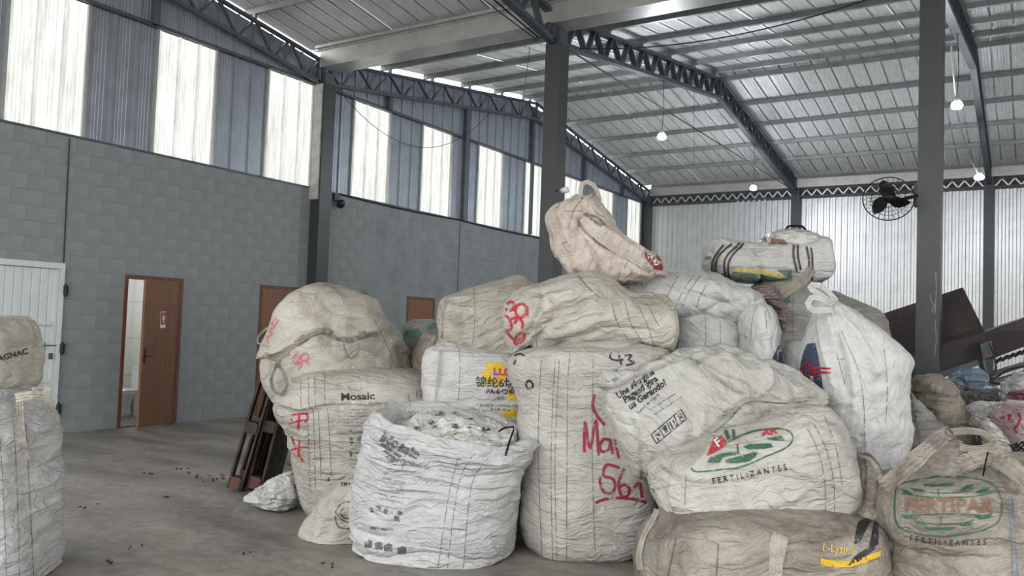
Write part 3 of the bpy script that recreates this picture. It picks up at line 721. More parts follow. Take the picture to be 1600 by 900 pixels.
# ---- things printed, painted or sewn on a sack: 2-D outlines laid on the cloth by casting them onto its surface
def inkmat(name, col, wear=.5, rough=.6, scale=34.):
    m, nt, b = new_mat(name); L = nt.links; b.inputs['Base Color'].default_value = (*lin(col), 1); b.inputs['Roughness'].default_value = rough
    tc = N(nt, 'ShaderNodeTexCoord'); n = N(nt, 'ShaderNodeTexNoise', Scale=scale, Detail=7.0, Roughness=.7); L.new(tc.outputs['Object'], n.inputs['Vector'])
    r = N(nt, 'ShaderNodeValToRGB'); L.new(n.outputs[0], r.inputs[0]); r.color_ramp.elements[0].position = .30+.2*wear; r.color_ramp.elements[0].color = (0, 0, 0, 1)
    r.color_ramp.elements[1].position = .42+.25*wear; r.color_ramp.elements[1].color = (1-.25*wear,)*3+(1,); L.new(r.outputs[0], b.inputs['Alpha']); return m
INK = dict(black=inkmat('black_ink', (38, 38, 40), .25), grey=inkmat('faded_grey_ink', (84, 86, 90), .42), red=inkmat('red_spray_paint', (176, 30, 54), .3, scale=20), redf=inkmat('faded_red_spray_paint', (205, 92, 104), .5, scale=20),
           dred=inkmat('dark_red_spray_paint', (140, 34, 56), .25, scale=16),
           green=inkmat('green_ink', (54, 96, 74), .3), redi=inkmat('red_ink', (190, 50, 56), .35), brown=inkmat('faded_brown_ink', (132, 98, 82), .3), navy=inkmat('navy_print', (58, 72, 92), .1), yellow=inkmat('yellow_ink', (218, 176, 40), .15),
           seam=inkmat('dark_seam_thread', (96, 90, 82), .45), bluei=inkmat('blue_ink', (60, 120, 170), .3), teal=inkmat('teal_print', (92, 128, 112), .3), gold=inkmat('gold_print', (208, 192, 116), .25), white=inkmat('white_ink', (230, 228, 225), .1), magenta=inkmat('magenta_ink', (196, 32, 84), .2),
           band=inkmat('dark_brown_webbing', (62, 54, 50), .0), wine=inkmat('wine_print', (122, 38, 46), .1), tape=inkmat('sewn_webbing_tape', (188, 178, 160), .0))
def text2(s, cx, cy, h, ang=0, sx=1.0, bold=0.0, shear=0.0, space=1.0, warp=None):
    cu = bpy.data.curves.new('t', 'FONT'); cu.body = s; cu.size = 1; cu.align_x = 'CENTER'; cu.align_y = 'CENTER'; cu.offset = bold; cu.resolution_u = 3; cu.shear = shear; cu.space_character = space
    o = bpy.data.objects.new('t', cu); COL.objects.link(o); dg = bpy.context.evaluated_depsgraph_get(); dg.update()
    me = bpy.data.meshes.new_from_object(o.evaluated_get(dg)); bpy.data.objects.remove(o); bpy.data.curves.remove(cu)
    bm = bmesh.new(); bm.from_mesh(me); bpy.data.meshes.remove(me); k = h/.72; ca, sa = math.cos(math.radians(ang)), math.sin(math.radians(ang))
    for v in bm.verts:
        x, y = v.co.x*k*sx, v.co.y*k
        if warp: x, y = warp(x, y)
        v.co = (cx+x*ca+y*sa, cy+x*sa-y*ca, 0)
    return bm
def poly2(*polys):
    bm = bmesh.new()
    for p in polys: bm.faces.new([bm.verts.new((x, y, 0)) for x, y in p])
    bmesh.ops.triangulate(bm, faces=bm.faces); return bm
def smoothline(pts, step=3.0):
    P = np.array(pts, float); n = len(P); out = []
    for i in range(n-1):
        p0, p1, p2, p3 = P[max(i-1, 0)], P[i], P[i+1], P[min(i+2, n-1)]; k = max(1, int(np.linalg.norm(p2-p1)/step))
        for j in range(k): t = j/k; out.append(.5*((2*p1)+(-p0+p2)*t+(2*p0-5*p1+4*p2-p3)*t*t+(-p0+3*p1-3*p2+p3)*t**3))
    out.append(P[-1]); return np.array(out)
def stroke2(lines, wpx, smooth=True, step=3.0):
    bm = bmesh.new()
    for pts in lines:
        P = smoothline(pts, step) if smooth else np.array(pts, float)
        T = np.gradient(P, axis=0); T /= np.linalg.norm(T, axis=1, keepdims=True)+1e-9; Nn = np.c_[-T[:, 1], T[:, 0]]; nw = max(1, int(wpx/3)); rowsv = []
        for p, q in zip(P, Nn): rowsv.append([bm.verts.new((*(p+q*wpx*(k/nw-.5)), 0)) for k in range(nw+1)])
        for a, b in zip(rowsv[:-1], rowsv[1:]):
            for k in range(nw): bm.faces.new((a[k], a[k+1], b[k+1], b[k]))
    return bm
def decal(name, bag, bms, ink, g=4.0, off=.003, label=None, cut=True):
    big = bmesh.new()
    for b in (bms if isinstance(bms, (list, tuple)) else [bms]):
        me = bpy.data.meshes.new('x'); b.to_mesh(me); big.from_mesh(me); bpy.data.meshes.remove(me); b.free()
    if cut and len(big.verts):
        xs = [v.co.x for v in big.verts]; ys = [v.co.y for v in big.verts]
        for lo, hi, nn, ax in ((min(xs), max(xs), (1, 0, 0), 0), (min(ys), max(ys), (0, 1, 0), 1)):
            q = lo+g
            while q < hi:
                bmesh.ops.bisect_plane(big, geom=big.verts[:]+big.edges[:]+big.faces[:], plane_co=((q, 0, 0) if ax == 0 else (0, q, 0)), plane_no=nn); q += g
    bv = BVH[bag.name]; dead = []; o0 = Vector(CAM)
    for v in big.verts:
        d = Vector(px(v.co.x, v.co.y, 1.0)-CAM).normalized(); hit, nr, idx, dist = bv.ray_cast(o0, d, 30)
        if hit is None: dead.append(v); continue
        if nr.dot(d) > 0: nr = -nr
        v.co = hit+nr*off
    bmesh.ops.delete(big, geom=dead, context='VERTS')
    if not big.faces: big.free(); return None
    # drop faces torn across a fold
    bad = [f for f in big.faces if f.calc_area() > .02 or max(e.calc_length() for e in f.edges) > .13]
    bmesh.ops.delete(big, geom=bad, context='FACES')
    me = bpy.data.meshes.new(name); big.to_mesh(me); big.free(); me.materials.append(INK[ink] if isinstance(ink, str) else ink)
    root = bag if bag.parent is None else bag.parent
    o = link(name, me, bag)
    if label: o['label'] = label
    return o
def strap(name, pts, wd, m, parent=None, th=.004, label=None, cat_=None, face=None, drape=None):
    """webbing band through points (x, y, D); drape = a sack it lies on"""
    P = smoothline([tuple(px(*p)) for p in pts], .03)
    if drape is not None:
        bv = BVH[drape.name]
        for i, p in enumerate(P):
            d = Vector(p-CAM).normalized(); hit, nr, idx, dist = bv.ray_cast(Vector(CAM), d, 30)
            if hit is not None: P[i] = np.array(hit-d*.012)
    T = np.gradient(P, axis=0); T /= np.linalg.norm(T, axis=1, keepdims=True)+1e-9
    V = P-CAM; V /= np.linalg.norm(V, axis=1, keepdims=True)
    if face is not None: V = np.broadcast_to(np.array(face, float), V.shape)
    B = np.cross(T, V); B /= np.linalg.norm(B, axis=1, keepdims=True)+1e-9; Nn = np.cross(T, B); mb = MB(); vs = []
    for i, p in enumerate(P):
        cr = .004*math.sin(i*1.1); wv_ = 1+.08*math.sin(i*.9+len(P))
        for a, h in ((-1, 0), (-.72, 1.1), (-.45, 0), (-.15, 1.0), (.12, -.1), (.42, .9), (.7, 0), (1, .5), (1, -.6), (0, -.7), (-1, -.8)): vs.append(p+B[i]*a*wv_*wd/2+Nn[i]*(h*(th+.02*wd)+cr))
    k = 11; fs = [(i*k+j, i*k+(j+1) % k, (i+1)*k+(j+1) % k, (i+1)*k+j) for i in range(len(P)-1) for j in range(k)]+[tuple(range(k)), tuple(reversed(range((len(P)-1)*k, len(P)*k)))]
    mb.add(vs, fs)
    o = mb.build(name, m, parent, org=None if parent is not None else P[0], smooth=False)
    if parent is None: tag(o, label, cat_)
    elif label: o['label'] = label
    return o
BM = dict(
 white=bagmat('white_woven_cloth', (196, 195, 193), (132, 127, 118), .4), front=bagmat('white_pleated_cloth', (186, 186, 186), (140, 138, 134), .35, wr=3, ws=20, bump=.85),
 grey=bagmat('greyish_woven_cloth', (182, 180, 173), (112, 107, 98), .5, ws=16, bump=.7),
 cream=bagmat('cream_woven_cloth', (186, 181, 171), (118, 111, 98), .5, wr=12, ws=9, bump=.7), seamed=bagmat('cream_seamed_cloth', (184, 180, 172), (116, 108, 95), .55, wr=0, ws=18, bump=.75),
 tan=bagmat('tan_woven_cloth', (181, 176, 166), (104, 95, 82), .7, wr=20, ws=7),
 pink=bagmat('pinkish_woven_cloth', (192, 184, 174), (150, 127, 112), .5, wr=75, ws=9), dirty=bagmat('dirty_woven_cloth', (161, 154, 144), (84, 75, 64), .85, wr=8, ws=12, bump=.75),
 clean=bagmat('clean_white_cloth', (206, 207, 206), (160, 157, 152), .3, wr=80, ws=7), cool=bagmat('cool_white_cloth', (192, 194, 191), (136, 134, 128), .4, wr=-30, ws=9),
 slump=bagmat('white_slumped_cloth', (184, 183, 178), (138, 132, 120), .4, wr=-40, ws=8, bump=.85), emblem=bagmat('emblem_sack_cloth', (191, 188, 182), (128, 120, 108), .45, wr=10, ws=10, bump=.85),
 film=bagmat('white_plastic_film', (206, 206, 202), (128, 120, 108), .45, .3, 0, 1.2, film=.8), brown=bagmat('brown_plastic_film', (120, 106, 102), (80, 68, 66), .5, .28, 0, 1.2, film=.8),
 greyd=bagmat('grey_dusty_cloth', (149, 148, 143), (96, 92, 86), .65, ws=16), khaki=bagmat('khaki_dusty_cloth', (158, 151, 139), (98, 86, 72), .65, wr=60, ws=9),
 greyfilm=bagmat('grey_plastic_film', (106, 107, 110), (58, 58, 62), .5, .3, 0, 1.3, film=1), bluefilm=bagmat('pale_blue_film', (118, 138, 154), (80, 92, 106), .4, .3, 0, 1.2, film=.8),
 pinkfilm=bagmat('pink_plastic_film', (190, 172, 172), (138, 116, 118), .4, .35, 0, 1.2, film=.8), darkred=bagmat('dark_red_film', (112, 48, 56), (62, 30, 36), .4, .35, 0, 1.2, film=.8))
# --- left edge
B = loft('bulk_bag', [(-175,905,68,905),(-182,880,72,880),(-184,850,70,850),(-186,800,70,800),(-184,760,70,760),(-184,720,62,720),(-185,680,68,680),(-182,650,62,650),(-178,625,56,628),(-170,612,48,616)], 5.0, .5, BM['front'],
     label='white bulk bag at the left edge of the picture, standing on the floor', cat_='bulk bag', seed=1, n=3, folds=.024, ffreq=13, rows=170)
A = loft('bulk_bag', [(-178,606,36,606),(-182,594,42,594),(-184,570,41,572),(-182,545,36,546),(-178,525,38,526),(-165,508,32,508),(-140,497,18,497)], 5.05, .46, BM['cream'],
     label='crumpled cream bag lying on the white bulk bag at the left edge', cat_='bulk bag', seed=2, n=2.3, floor=None, crump=.03, folds=.012, caps=(.5,.2))
# --- left pair
D_ = loft('bulk_bag', [(480,789,684,789),(474,775,690,775),(468,745,692,745),(465,720,692,720),(460,697,692,697),(450,663,690,663),(441,645,688,645),(438,630,686,630),(444,612,682,616),(456,596,676,602),(470,586,668,594)], 7.2, .6, BM['seamed'], steps=[([(438,632),(470,640),(520,630),(580,634),(660,634)],16,.035)], lines=[([(440,640),(480,648),(510,636)],5,-.02)],
     label='cream bulk bag with red marks and black seams under the big dome shaped bag', cat_='bulk bag', seed=3, n=2.8, folds=.016, ffreq=13, crump=.015, tilt=.05)
C_ = loft('bulk_bag', [(446,645,644,640),(432,618,648,612),(424,601,646,596),(420,585,643,585),(416,564,640,566),(411,535,627,538),(418,515,616,513),(428,499,601,495),(447,472,588,473),(466,456,552,456),(492,446,524,446)], 7.55, .56, BM['tan'], steps=[([(405,560),(440,550),(465,534),(488,521),(509,517),(530,528),(560,526),(590,521),(630,552)],26,.045)], lines=[([(520,560),(560,545),(600,565)],6,.02),([(500,470),(530,490),(560,495)],5,-.015)],
     label='big dome shaped dirty bag heaped on the cream bag with red marks', cat_='bulk bag', seed=4, n=2.2, floor=None, folds=.006, crump=.028, cfreq=2.0, wave=.04)
E_ = loft('small_sack', [(394,786,462,792),(385,779,468,784),(398,768,469,770),(410,757,468,757),(424,745,466,746),(440,739,460,738)], 7.0, .2, BM['film'],
     label='small crumpled white sheet sack on the floor beside the leaning pallets', cat_='sack', seed=5, crump=.085, cfreq=4.5, folds=.012, n=2, ffreq=9)
F_ = loft('small_sack', [(500,852,590,852),(478,842,592,845),(467,831,590,830),(474,808,590,808),(488,786,592,786),(503,768,590,768),(522,752,585,752),(545,741,575,740)], 6.25, .3, BM['cream'],
     label='small cream sack slumped on the floor left of the front open bag', cat_='sack', seed=6, crump=.04, folds=.01, n=2.2)
# --- front open bag
G = loft('bulk_bag', [(578,856,794,860),(562,846,806,850),(556,824,808,826),(553,798,808,800),(554,765,812,768),(558,730,816,738),(564,705,824,718),(572,676,836,704),(580,650,840,690),(590,637,836,680),(598,642,828,680),(606,652,820,684),(612,664,812,690)], 5.95, .5, BM['front'], steps=[([(570,668),(606,690),(640,702),(690,712),(740,722),(790,724),(842,694)],14,.02)],
     label='white bulk bag with wide open top standing at the front, full of plastic film', cat_='bulk bag', seed=7, n=2.6, folds=.034, ffreq=15, crump=.008, rows=220, cols=210, tilt=.12, caps=(1, -.25), wave=.03, tp=.8)
G2 = loft('film_scraps', [(640,690,800,700),(622,672,812,690),(626,660,812,678),(650,652,790,668),(680,648,760,660)], 5.97, .40, BM['film'], parent=G, seed=71, crump=.085, cfreq=4.5, folds=.02, floor=None, tilt=.12, n=2.2)
# --- tall centre bag and the one on it
Hb = loft('bulk_bag', [(868,862,975,862),(838,856,1000,856),(820,838,1016,838),(812,800,1024,800),(811,740,1026,740),(812,690,1027,690),(813,640,1026,640),(808,605,1028,605),(799,578,1036,580),(800,562,1044,562),(815,548,1035,548),(860,540,1000,540)], 6.15, .5, BM['grey'],
     label='tall grey white bulk bag with dark red painted numbers standing in the centre', cat_='bulk bag', seed=8, n=2.9, folds=.010, ffreq=11, crump=.012, rows=170)
I_ = loft('bulk_bag', [(789,484,790,520),(792,472,796,536),(802,462,806,550),(824,450,824,552),(850,440,850,552),(882,430,880,551),(910,425,910,548),(945,432,945,545),(975,448,975,548),(1000,456,1002,552),(1022,459,1022,556),(1040,467,1040,556),(1050,482,1050,538)], 6.25, .5, BM['cream'], steps=[([(806,545),(826,530),(861,505),(880,490),(930,470),(975,462),(1040,478)],22,-.05)], lines=[([(826,548),(850,520),(868,480),(860,462)],5,-.04),([(835,500),(870,470),(930,458)],6,.03),([(880,525),(950,500),(1030,490)],6,.02),([(870,545),(940,520),(1020,520)],5,-.02),([(845,452),(840,480),(826,520)],4,-.03)],
     label='cream bag with red spray paint at its left end lying on the tall centre bag', cat_='bulk bag', seed=9, n=2.4, floor=None, folds=.016, ffreq=6, crump=.03, cfreq=2.2, vfolds=.008)
J_ = loft('bulk_bag', [(678,812,832,812),(664,790,840,790),(661,740,842,740),(661,690,842,690),(661,640,842,640),(659,592,838,592),(662,562,830,562),(668,545,815,556),(685,536,790,550),(704,531,750,540)], 6.9, .45, BM['white'],
     label='white bulk bag with a yellow flower print left of the tall centre bag', cat_='bulk bag', seed=10, n=3, folds=.014, ffreq=10, crump=.012)
K_ = loft('bulk_bag', [(724,562,850,566),(700,548,862,556),(688,530,866,535),(684,500,866,500),(685,475,862,472),(720,458,852,458),(764,446,834,448),(790,439,822,440),(803,434,813,434)], 7.0, .42, BM['tan'], lines=[([(700,470),(760,462),(812,440)],5,.025),([(700,475),(770,485),(850,480)],5,-.012)],
     label='tan white bag with a pointed top resting on the flower print bag', cat_='bulk bag', seed=11, n=3, caps=(1, 0), floor=None, folds=.008, crump=.022)
L1 = loft('bulk_bag', [(632,790,700,790),(630,700,700,700),(630,600,702,600),(628,550,702,550),(627,524,702,524),(630,511,700,510),(652,502,690,502)], 8.3, .3, BM['greyd'],
     label='dusty bag with a green patch between the dome bag and the flower print bag', cat_='bulk bag', seed=12, n=2.4, crump=.04)
L2 = loft('bulk_bag', [(640,800,700,800),(638,740,700,740),(636,640,702,640),(632,600,702,600),(640,560,702,560),(650,540,702,540),(662,524,700,526)], 7.75, .3, BM['khaki'],
     label='brown crumpled bag squeezed below the green patched bag', cat_='bulk bag', seed=13, n=2.3, crump=.035, vfolds=.015)
# --- top peak
O1 = loft('bulk_bag', [(945,440,950,478),(958,430,962,492),(985,424,985,500),(1012,424,1012,504),(1040,425,1040,507),(1082,426,1080,508),(1112,429,1112,508),(1134,438,1134,514),(1153,446,1153,514),(1168,455,1166,502),(1175,464,1173,484)], 7.0, .5, BM['cool'], lines=[([(1040,440),(1090,460),(1150,480)],6,-.03),([(1110,440),(1140,470),(1168,490)],6,.03),([(1090,500),(1120,480),(1160,470)],5,-.03)],
     label='pale bluish white bag spread behind the cream bag, below the striped bag', cat_='bulk bag', seed=14, n=2.5, floor=None, folds=.01, crump=.03, cfreq=2.6)
O2 = loft('bulk_bag', [(1042,820,1158,820),(1030,790,1164,790),(1030,700,1164,700),(1032,620,1162,620),(1036,560,1158,560),(1038,530,1155,530),(1040,510,1150,510),(1040,494,1130,497),(1042,484,1100,485)], 6.95, .45, BM['cool'],
     label='grey white bag right of the cream bag, beneath the pale bluish bag', cat_='bulk bag', seed=15, n=2.6, folds=.01, crump=.025)
N_ = loft('bulk_bag', [(912,444,1020,440),(892,432,1040,432),(880,418,1037,418),(875,406,1028,406),(868,392,1012,392),(862,372,988,374),(860,352,968,354),(860,338,960,340),(870,323,950,325),(890,315,943,316),(903,308,937,309)], 6.6, .42, BM['pink'], lines=[([(905,345),(920,365),(950,385),(985,402),(1024,428)],5,-.06),([(925,350),(960,372),(1000,395)],6,.035),([(880,340),(895,380),(900,420)],6,.03),([(905,360),(925,395),(935,430)],5,-.04),([(915,330),(905,350),(890,380)],4,-.03),([(935,320),(960,350),(985,380)],5,-.03)],
     label='pinkish white bag drawn up to a peak with a loop, topmost of the heap', cat_='bulk bag', seed=16, n=2.1, floor=None, folds=.0, vfolds=.028, crump=.035, caps=(.4,.3), cfreq=2.4)
# --- striped bag group
Q_ = loft('bulk_bag', [(1178,800,1290,800),(1172,760,1292,760),(1172,680,1292,680),(1172,600,1290,600),(1174,540,1286,540),(1174,500,1284,500),(1176,460,1282,460),(1184,445,1272,445)], 7.8, .45, BM['greyd'],
     label='grey bulk bag standing under the striped bag', cat_='bulk bag', seed=17, n=2.9, folds=.018, ffreq=14)
P_ = loft('bulk_bag', [(1102,393,1103,405),(1106,385,1108,420),(1116,378,1118,431),(1130,374,1131,436),(1150,377,1151,439),(1175,381,1175,441),(1205,384,1205,443),(1235,383,1235,444),(1258,378,1258,445),(1274,373,1274,445),(1281,374,1282,441),(1285,380,1286,434)], 7.75, .34, BM['white'], caps=(.3,.1), lines=[([(1144,415),(1200,412),(1237,418)],5,.02),([(1170,385),(1186,408),(1190,440)],4,-.025),([(1128,376),(1150,384),(1200,388),(1240,384)],4,.03)],
     label='white bag with dark webbing stripes and a green and yellow band, high on the heap', cat_='bulk bag', seed=18, n=4.2, floor=None, folds=.008, ffreq=8, crump=.03)
P2 = loft('film_scraps', [(1186,382,1187,392),(1194,370,1195,392),(1206,364,1206,394),(1228,360,1228,396),(1250,361,1250,396),(1268,363,1268,396),(1279,370,1280,390)], 7.8, .3, BM['film'], parent=P_, seed=19, crump=.05, cfreq=5, floor=None, n=2.1, folds=.01)
T_ = loft('bulk_bag', [(1262,800,1392,800),(1262,700,1392,700),(1264,600,1390,600),(1266,540,1388,540),(1270,505,1385,505),(1276,488,1378,488),(1280,475,1352,476),(1283,465,1328,466),(1288,456,1306,456)], 8.4, .4, BM['greyd'],
     label='grey bag slope between the tied white bag and the dark hopper', cat_='bulk bag', seed=20, n=2.4, crump=.02)
BP = loft('plastic_bag', [(1215,524,1220,524),(1211,508,1229,508),(1203,494,1232,494),(1190,481,1232,481),(1174,466,1224,466),(1172,456,1218,456),(1180,449,1212,449)], 7.25, .16, BM['brown'],
     label='small shiny brown plastic bag hanging below the striped bag', cat_='plastic bag', seed=21, floor=None, crump=.04, cfreq=5, n=2)
# --- white tied bag and neighbours
S0 = loft('bulk_bag', [(1290,868,1418,868),(1284,850,1422,850),(1284,800,1422,800),(1286,760,1418,760),(1300,742,1404,742)], 6.2, .42, BM['greyd'],
     label='low dusty bag on the floor beneath the tied white bag', cat_='bulk bag', seed=22, n=2.8, crump=.02)
S_ = loft('bulk_bag', [(1318,749,1378,749),(1300,738,1396,736),(1285,700,1409,700),(1272,668,1416,668),(1262,640,1412,640),(1254,600,1413,600),(1250,565,1418,565),(1256,545,1402,545),(1264,523,1379,523),(1271,500,1354,498),(1275,482,1330,480),(1278,466,1306,466),(1274,456,1292,456),(1268,447,1281,447)], 6.2, .43, BM['clean'], lines=[([(1290,480),(1310,540),(1330,620)],5,-.03),([(1280,480),(1282,530),(1300,600)],4,.025),([(1300,480),(1340,520),(1370,580)],5,.025),([(1296,486),(1326,560),(1334,640)],4,.02)],
     label='big clean white bag tied at the top, dark blue stripe on its left side', cat_='bulk bag', seed=23, n=2.2, floor=None, folds=.006, vfolds=.006, crump=.022, cfreq=3.5, rows=170)
R_ = loft('bulk_bag', [(1150,840,1232,840),(1148,700,1234,700),(1150,600,1226,600),(1152,560,1223,560),(1154,540,1219,540),(1156,525,1216,525),(1158,508,1211,508),(1162,490,1205,490),(1168,480,1196,480),(1175,473,1185,473)], 6.55, .3, BM['clean'],
     label='narrow pointed white bag with a dark blue corner between two larger ones', cat_='bulk bag', seed=24, n=2.0, caps=(1,.05), crump=.025, vfolds=.008)
R2 = loft('bulk_bag', [(1212,840,1290,840),(1210,700,1290,700),(1212,620,1286,620),(1214,580,1282,580),(1216,556,1278,556),(1219,543,1272,543),(1226,534,1264,534)], 6.75, .25, BM['clean'],
     label='white bag deep in the gap between the pointed bag and the tied bag', cat_='bulk bag', seed=25, n=2.4, crump=.02)
# --- right front stack
Wb = loft('bulk_bag', [(1022,928,1366,928),(1005,920,1374,920),(996,900,1378,900),(997,868,1378,868),(1003,848,1377,848),(1014,826,1374,830),(1030,812,1366,818)], 5.1, .55, BM['dirty'],
     label='dirty brown bulk bag squashed flat at the bottom of the front stack', cat_='bulk bag', seed=26, n=3.2, folds=.012, ffreq=9, crump=.025, rows=120, cols=220)
W2 = loft('gathered_neck', [(1308,834,1372,830),(1306,812,1377,805),(1314,790,1378,785),(1324,764,1377,762),(1332,740,1371,738),(1338,724,1364,722),(1342,714,1356,713)], 5.15, .17, BM['dirty'], parent=Wb, seed=27, floor=None, crump=.05, cfreq=4.5, vfolds=.02, n=2.1)
V_ = loft('bulk_bag', [(1016,738,1018,764),(1024,726,1028,792),(1036,716,1040,812),(1054,708,1056,826),(1080,700,1080,838),(1112,688,1112,840),(1150,674,1150,838),(1190,660,1190,834),(1218,645,1218,828),(1240,633,1240,824),(1264,633,1264,822),(1286,646,1286,820),(1302,666,1303,812),(1312,692,1313,796),(1318,724,1318,768)], 5.3, .42, BM['emblem'], steps=[([(1020,764),(1080,752),(1150,748),(1230,735),(1300,760)],10,.012)], lines=[([(1036,722),(1060,745),(1110,758),(1180,752)],6,-.025),([(1245,640),(1220,665),(1180,672),(1140,680)],5,-.02),([(1050,790),(1150,800),(1250,780)],8,.015),([(1115,690),(1100,715),(1080,730)],5,.025)],
     label='grey white sack with green oval emblem lying on the dirty squashed bag', cat_='bulk bag', seed=28, n=2.5, floor=None, folds=.008, ffreq=5, crump=.028, cfreq=2.4, vfolds=.014, rows=190, cols=190)
U_ = loft('bulk_bag', [(928,594,930,612),(936,581,942,640),(947,578,955,676),(965,577,972,722),(985,574,995,748),(1012,566,1015,745),(1042,555,1042,736),(1076,547,1076,730),(1112,546,1112,722),(1146,548,1146,712),(1180,557,1180,700),(1210,568,1210,688),(1240,583,1240,672),(1264,600,1264,654),(1284,617,1284,632)], 5.85, .42, BM['slump'], lines=[([(1096,572),(1130,590),(1165,605),(1168,622)],4,.04),([(1166,626),(1136,655),(1100,683),(1050,712)],5,-.03),([(935,604),(960,600),(1010,580),(1060,556)],4,.03),([(940,612),(970,606),(1010,592)],4,-.03),([(990,660),(1000,700),(1005,745)],5,-.03),([(1170,628),(1230,630),(1280,622)],4,-.03),([(1060,600),(1100,640),(1090,680)],6,.02),([(1190,575),(1200,600),(1180,622)],5,.03)],
     label='white bag with black loading symbols slumped over the emblem sack', cat_='bulk bag', seed=29, n=2.3, floor=None, folds=.008, ffreq=5, crump=.045, cfreq=2.2, vfolds=.012, rows=190, cols=190)
X_ = loft('bulk_bag', [(1390,958,1690,958),(1380,940,1704,940),(1378,900,1710,900),(1377,850,1712,850),(1377,800,1712,800),(1379,768,1710,768),(1392,752,1700,750),(1420,742,1690,738),(1470,733,1670,726),(1520,724,1640,718)], 4.9, .5, BM['dirty'], lines=[([(1400,756),(1450,742),(1500,745)],5,-.03),([(1560,740),(1590,770),(1610,820)],7,-.03),([(1380,840),(1450,870),(1560,872)],6,-.02)],
     label='dirty brownish bag with large green framed emblem at the right edge', cat_='bulk bag', seed=30, n=2.8, folds=.016, ffreq=9, crump=.024, rows=150, cols=200)
X2 = loft('gathered_neck', [(1440,752,1510,750),(1446,738,1512,736),(1456,718,1508,716),(1468,702,1506,700),(1484,690,1502,689)], 4.85, .14, BM['dirty'], parent=X_, seed=31, floor=None, crump=.045, cfreq=5, vfolds=.02, n=2.1)
# --- right rear
Y1 = loft('bulk_bag', [(1392,830,1490,830),(1392,780,1490,780),(1394,730,1484,730),(1398,700,1480,700),(1402,672,1476,672),(1405,650,1458,650),(1407,622,1434,624),(1408,606,1420,608)], 7.2, .32, BM['greyd'],
     label='grey white sack with dark seams right behind the tied white bag', cat_='sack', seed=32, n=2.3, crump=.015)
Y2 = loft('bulk_bag', [(1440,810,1530,810),(1442,760,1528,760),(1444,700,1520,700),(1446,672,1516,670),(1440,650,1515,652),(1432,622,1498,622),(1428,606,1489,606),(1429,594,1481,596),(1448,585,1470,586)], 7.5, .3, BM['khaki'],
     label='tan crumpled sack leaning on the foot of the large column', cat_='sack', seed=33, n=2.2, crump=.04, cfreq=3.5)
Y3 = loft('plastic_bag', [(1510,640,1512,662),(1530,634,1530,668),(1552,632,1552,665),(1572,632,1572,650)], 7.3, .2, BM['film'], label='white folded film piece on the scrap heap at right', cat_='plastic film', seed=34, floor=None, crump=.03, n=2)
Y4 = loft('plastic_bag', [(1548,712,1590,712),(1540,700,1582,700),(1534,684,1572,684),(1532,668,1560,668),(1534,654,1546,652)], 6.6, .12, BM['film'], label='white leaf shaped film flap standing at the right', cat_='plastic film', seed=35, floor=None, crump=.04, n=2)
Y5 = loft('plastic_bag', [(1560,730,1650,730),(1556,700,1650,700),(1555,670,1650,670),(1566,645,1640,645),(1580,632,1630,632)], 6.9, .3, BM['pinkfilm'], label='pink tinted bag with red marks at the right edge', cat_='plastic bag', seed=36, floor=None, crump=.05, cfreq=4)
Y6 = loft('plastic_bag', [(1572,630,1650,630),(1570,618,1650,618),(1570,604,1650,604),(1578,592,1640,590),(1590,584,1620,583)], 7.8, .25, BM['film'], label='whitish bag above the pink tinted bag at the right edge', cat_='plastic bag', seed=37, floor=None, crump=.05, cfreq=4)
Y7 = loft('plastic_bag', [(1576,634,1640,634),(1576,624,1640,624),(1580,614,1636,614)], 7.5, .15, BM['darkred'], label='dark red film lump between the whitish and pink bags', cat_='plastic film', seed=38, floor=None, crump=.04)
Y8 = loft('plastic_bag', [(1494,660,1570,660),(1494,640,1572,640),(1496,620,1566,622),(1504,606,1550,608)], 8.2, .3, BM['greyfilm'], label='dark grey crumpled film below the conveyor', cat_='plastic film', seed=39, floor=None, crump=.06, cfreq=4)
Y9 = loft('plastic_bag', [(1486,606,1540,604),(1488,592,1538,590),(1500,580,1532,578)], 8.7, .2, BM['bluefilm'], label='pale blue plastic lump under the conveyor', cat_='plastic film', seed=40, floor=None, crump=.05, cfreq=5)
Y11 = loft('scrap_heap', [(1480,860,1720,860),(1490,800,1720,800),(1500,740,1720,740),(1510,690,1720,680),(1530,660,1710,650)], 7.7, .6, BM['greyfilm'], label='mixed grey plastic scrap heaped behind the emblem bag at right', cat_='scrap heap', seed=42, crump=.08, cfreq=3.5)
T2, P2d, ST = text2, poly2, stroke2
def seam(bag, lines, w=1.1, ink='seam', name='seam_line', **k): return decal(name, bag, stroke2(lines, w), ink, cut=False, off=.0035, **k)
def seams(bag, lines, **k):
    for l in lines: seam(bag, [l], **k)
def para(bag, x0, y0, x1, n, h, dy, ang=0, ink='grey', name='printed_text', sxs=1.0, seed=0, dxr=0):
    """rows of small print"""
    rng = random.Random(seed); ws_ = ['misturas', 'de', 'fertilizantes', 'minerais', 'manuseio', 'do', 'produto', 'conservar', 'em', 'local', 'seco', 'peso', 'liquido', 'uso', 'agricola', 'evitar', 'umidade', 'registro']
    b = []
    for i in range(n):
        L_ = max(3, int((x1-x0)/(h*.78))); s = ''
        while len(s) < L_: s += rng.choice(ws_)+' '
        cx = (x0+x1)/2+dxr*i
        b.append(T2(s[:L_].strip(), cx+rng.uniform(-2, 0), y0+i*dy, h, ang, sxs))
    return decal(name, bag, b, ink, g=8)
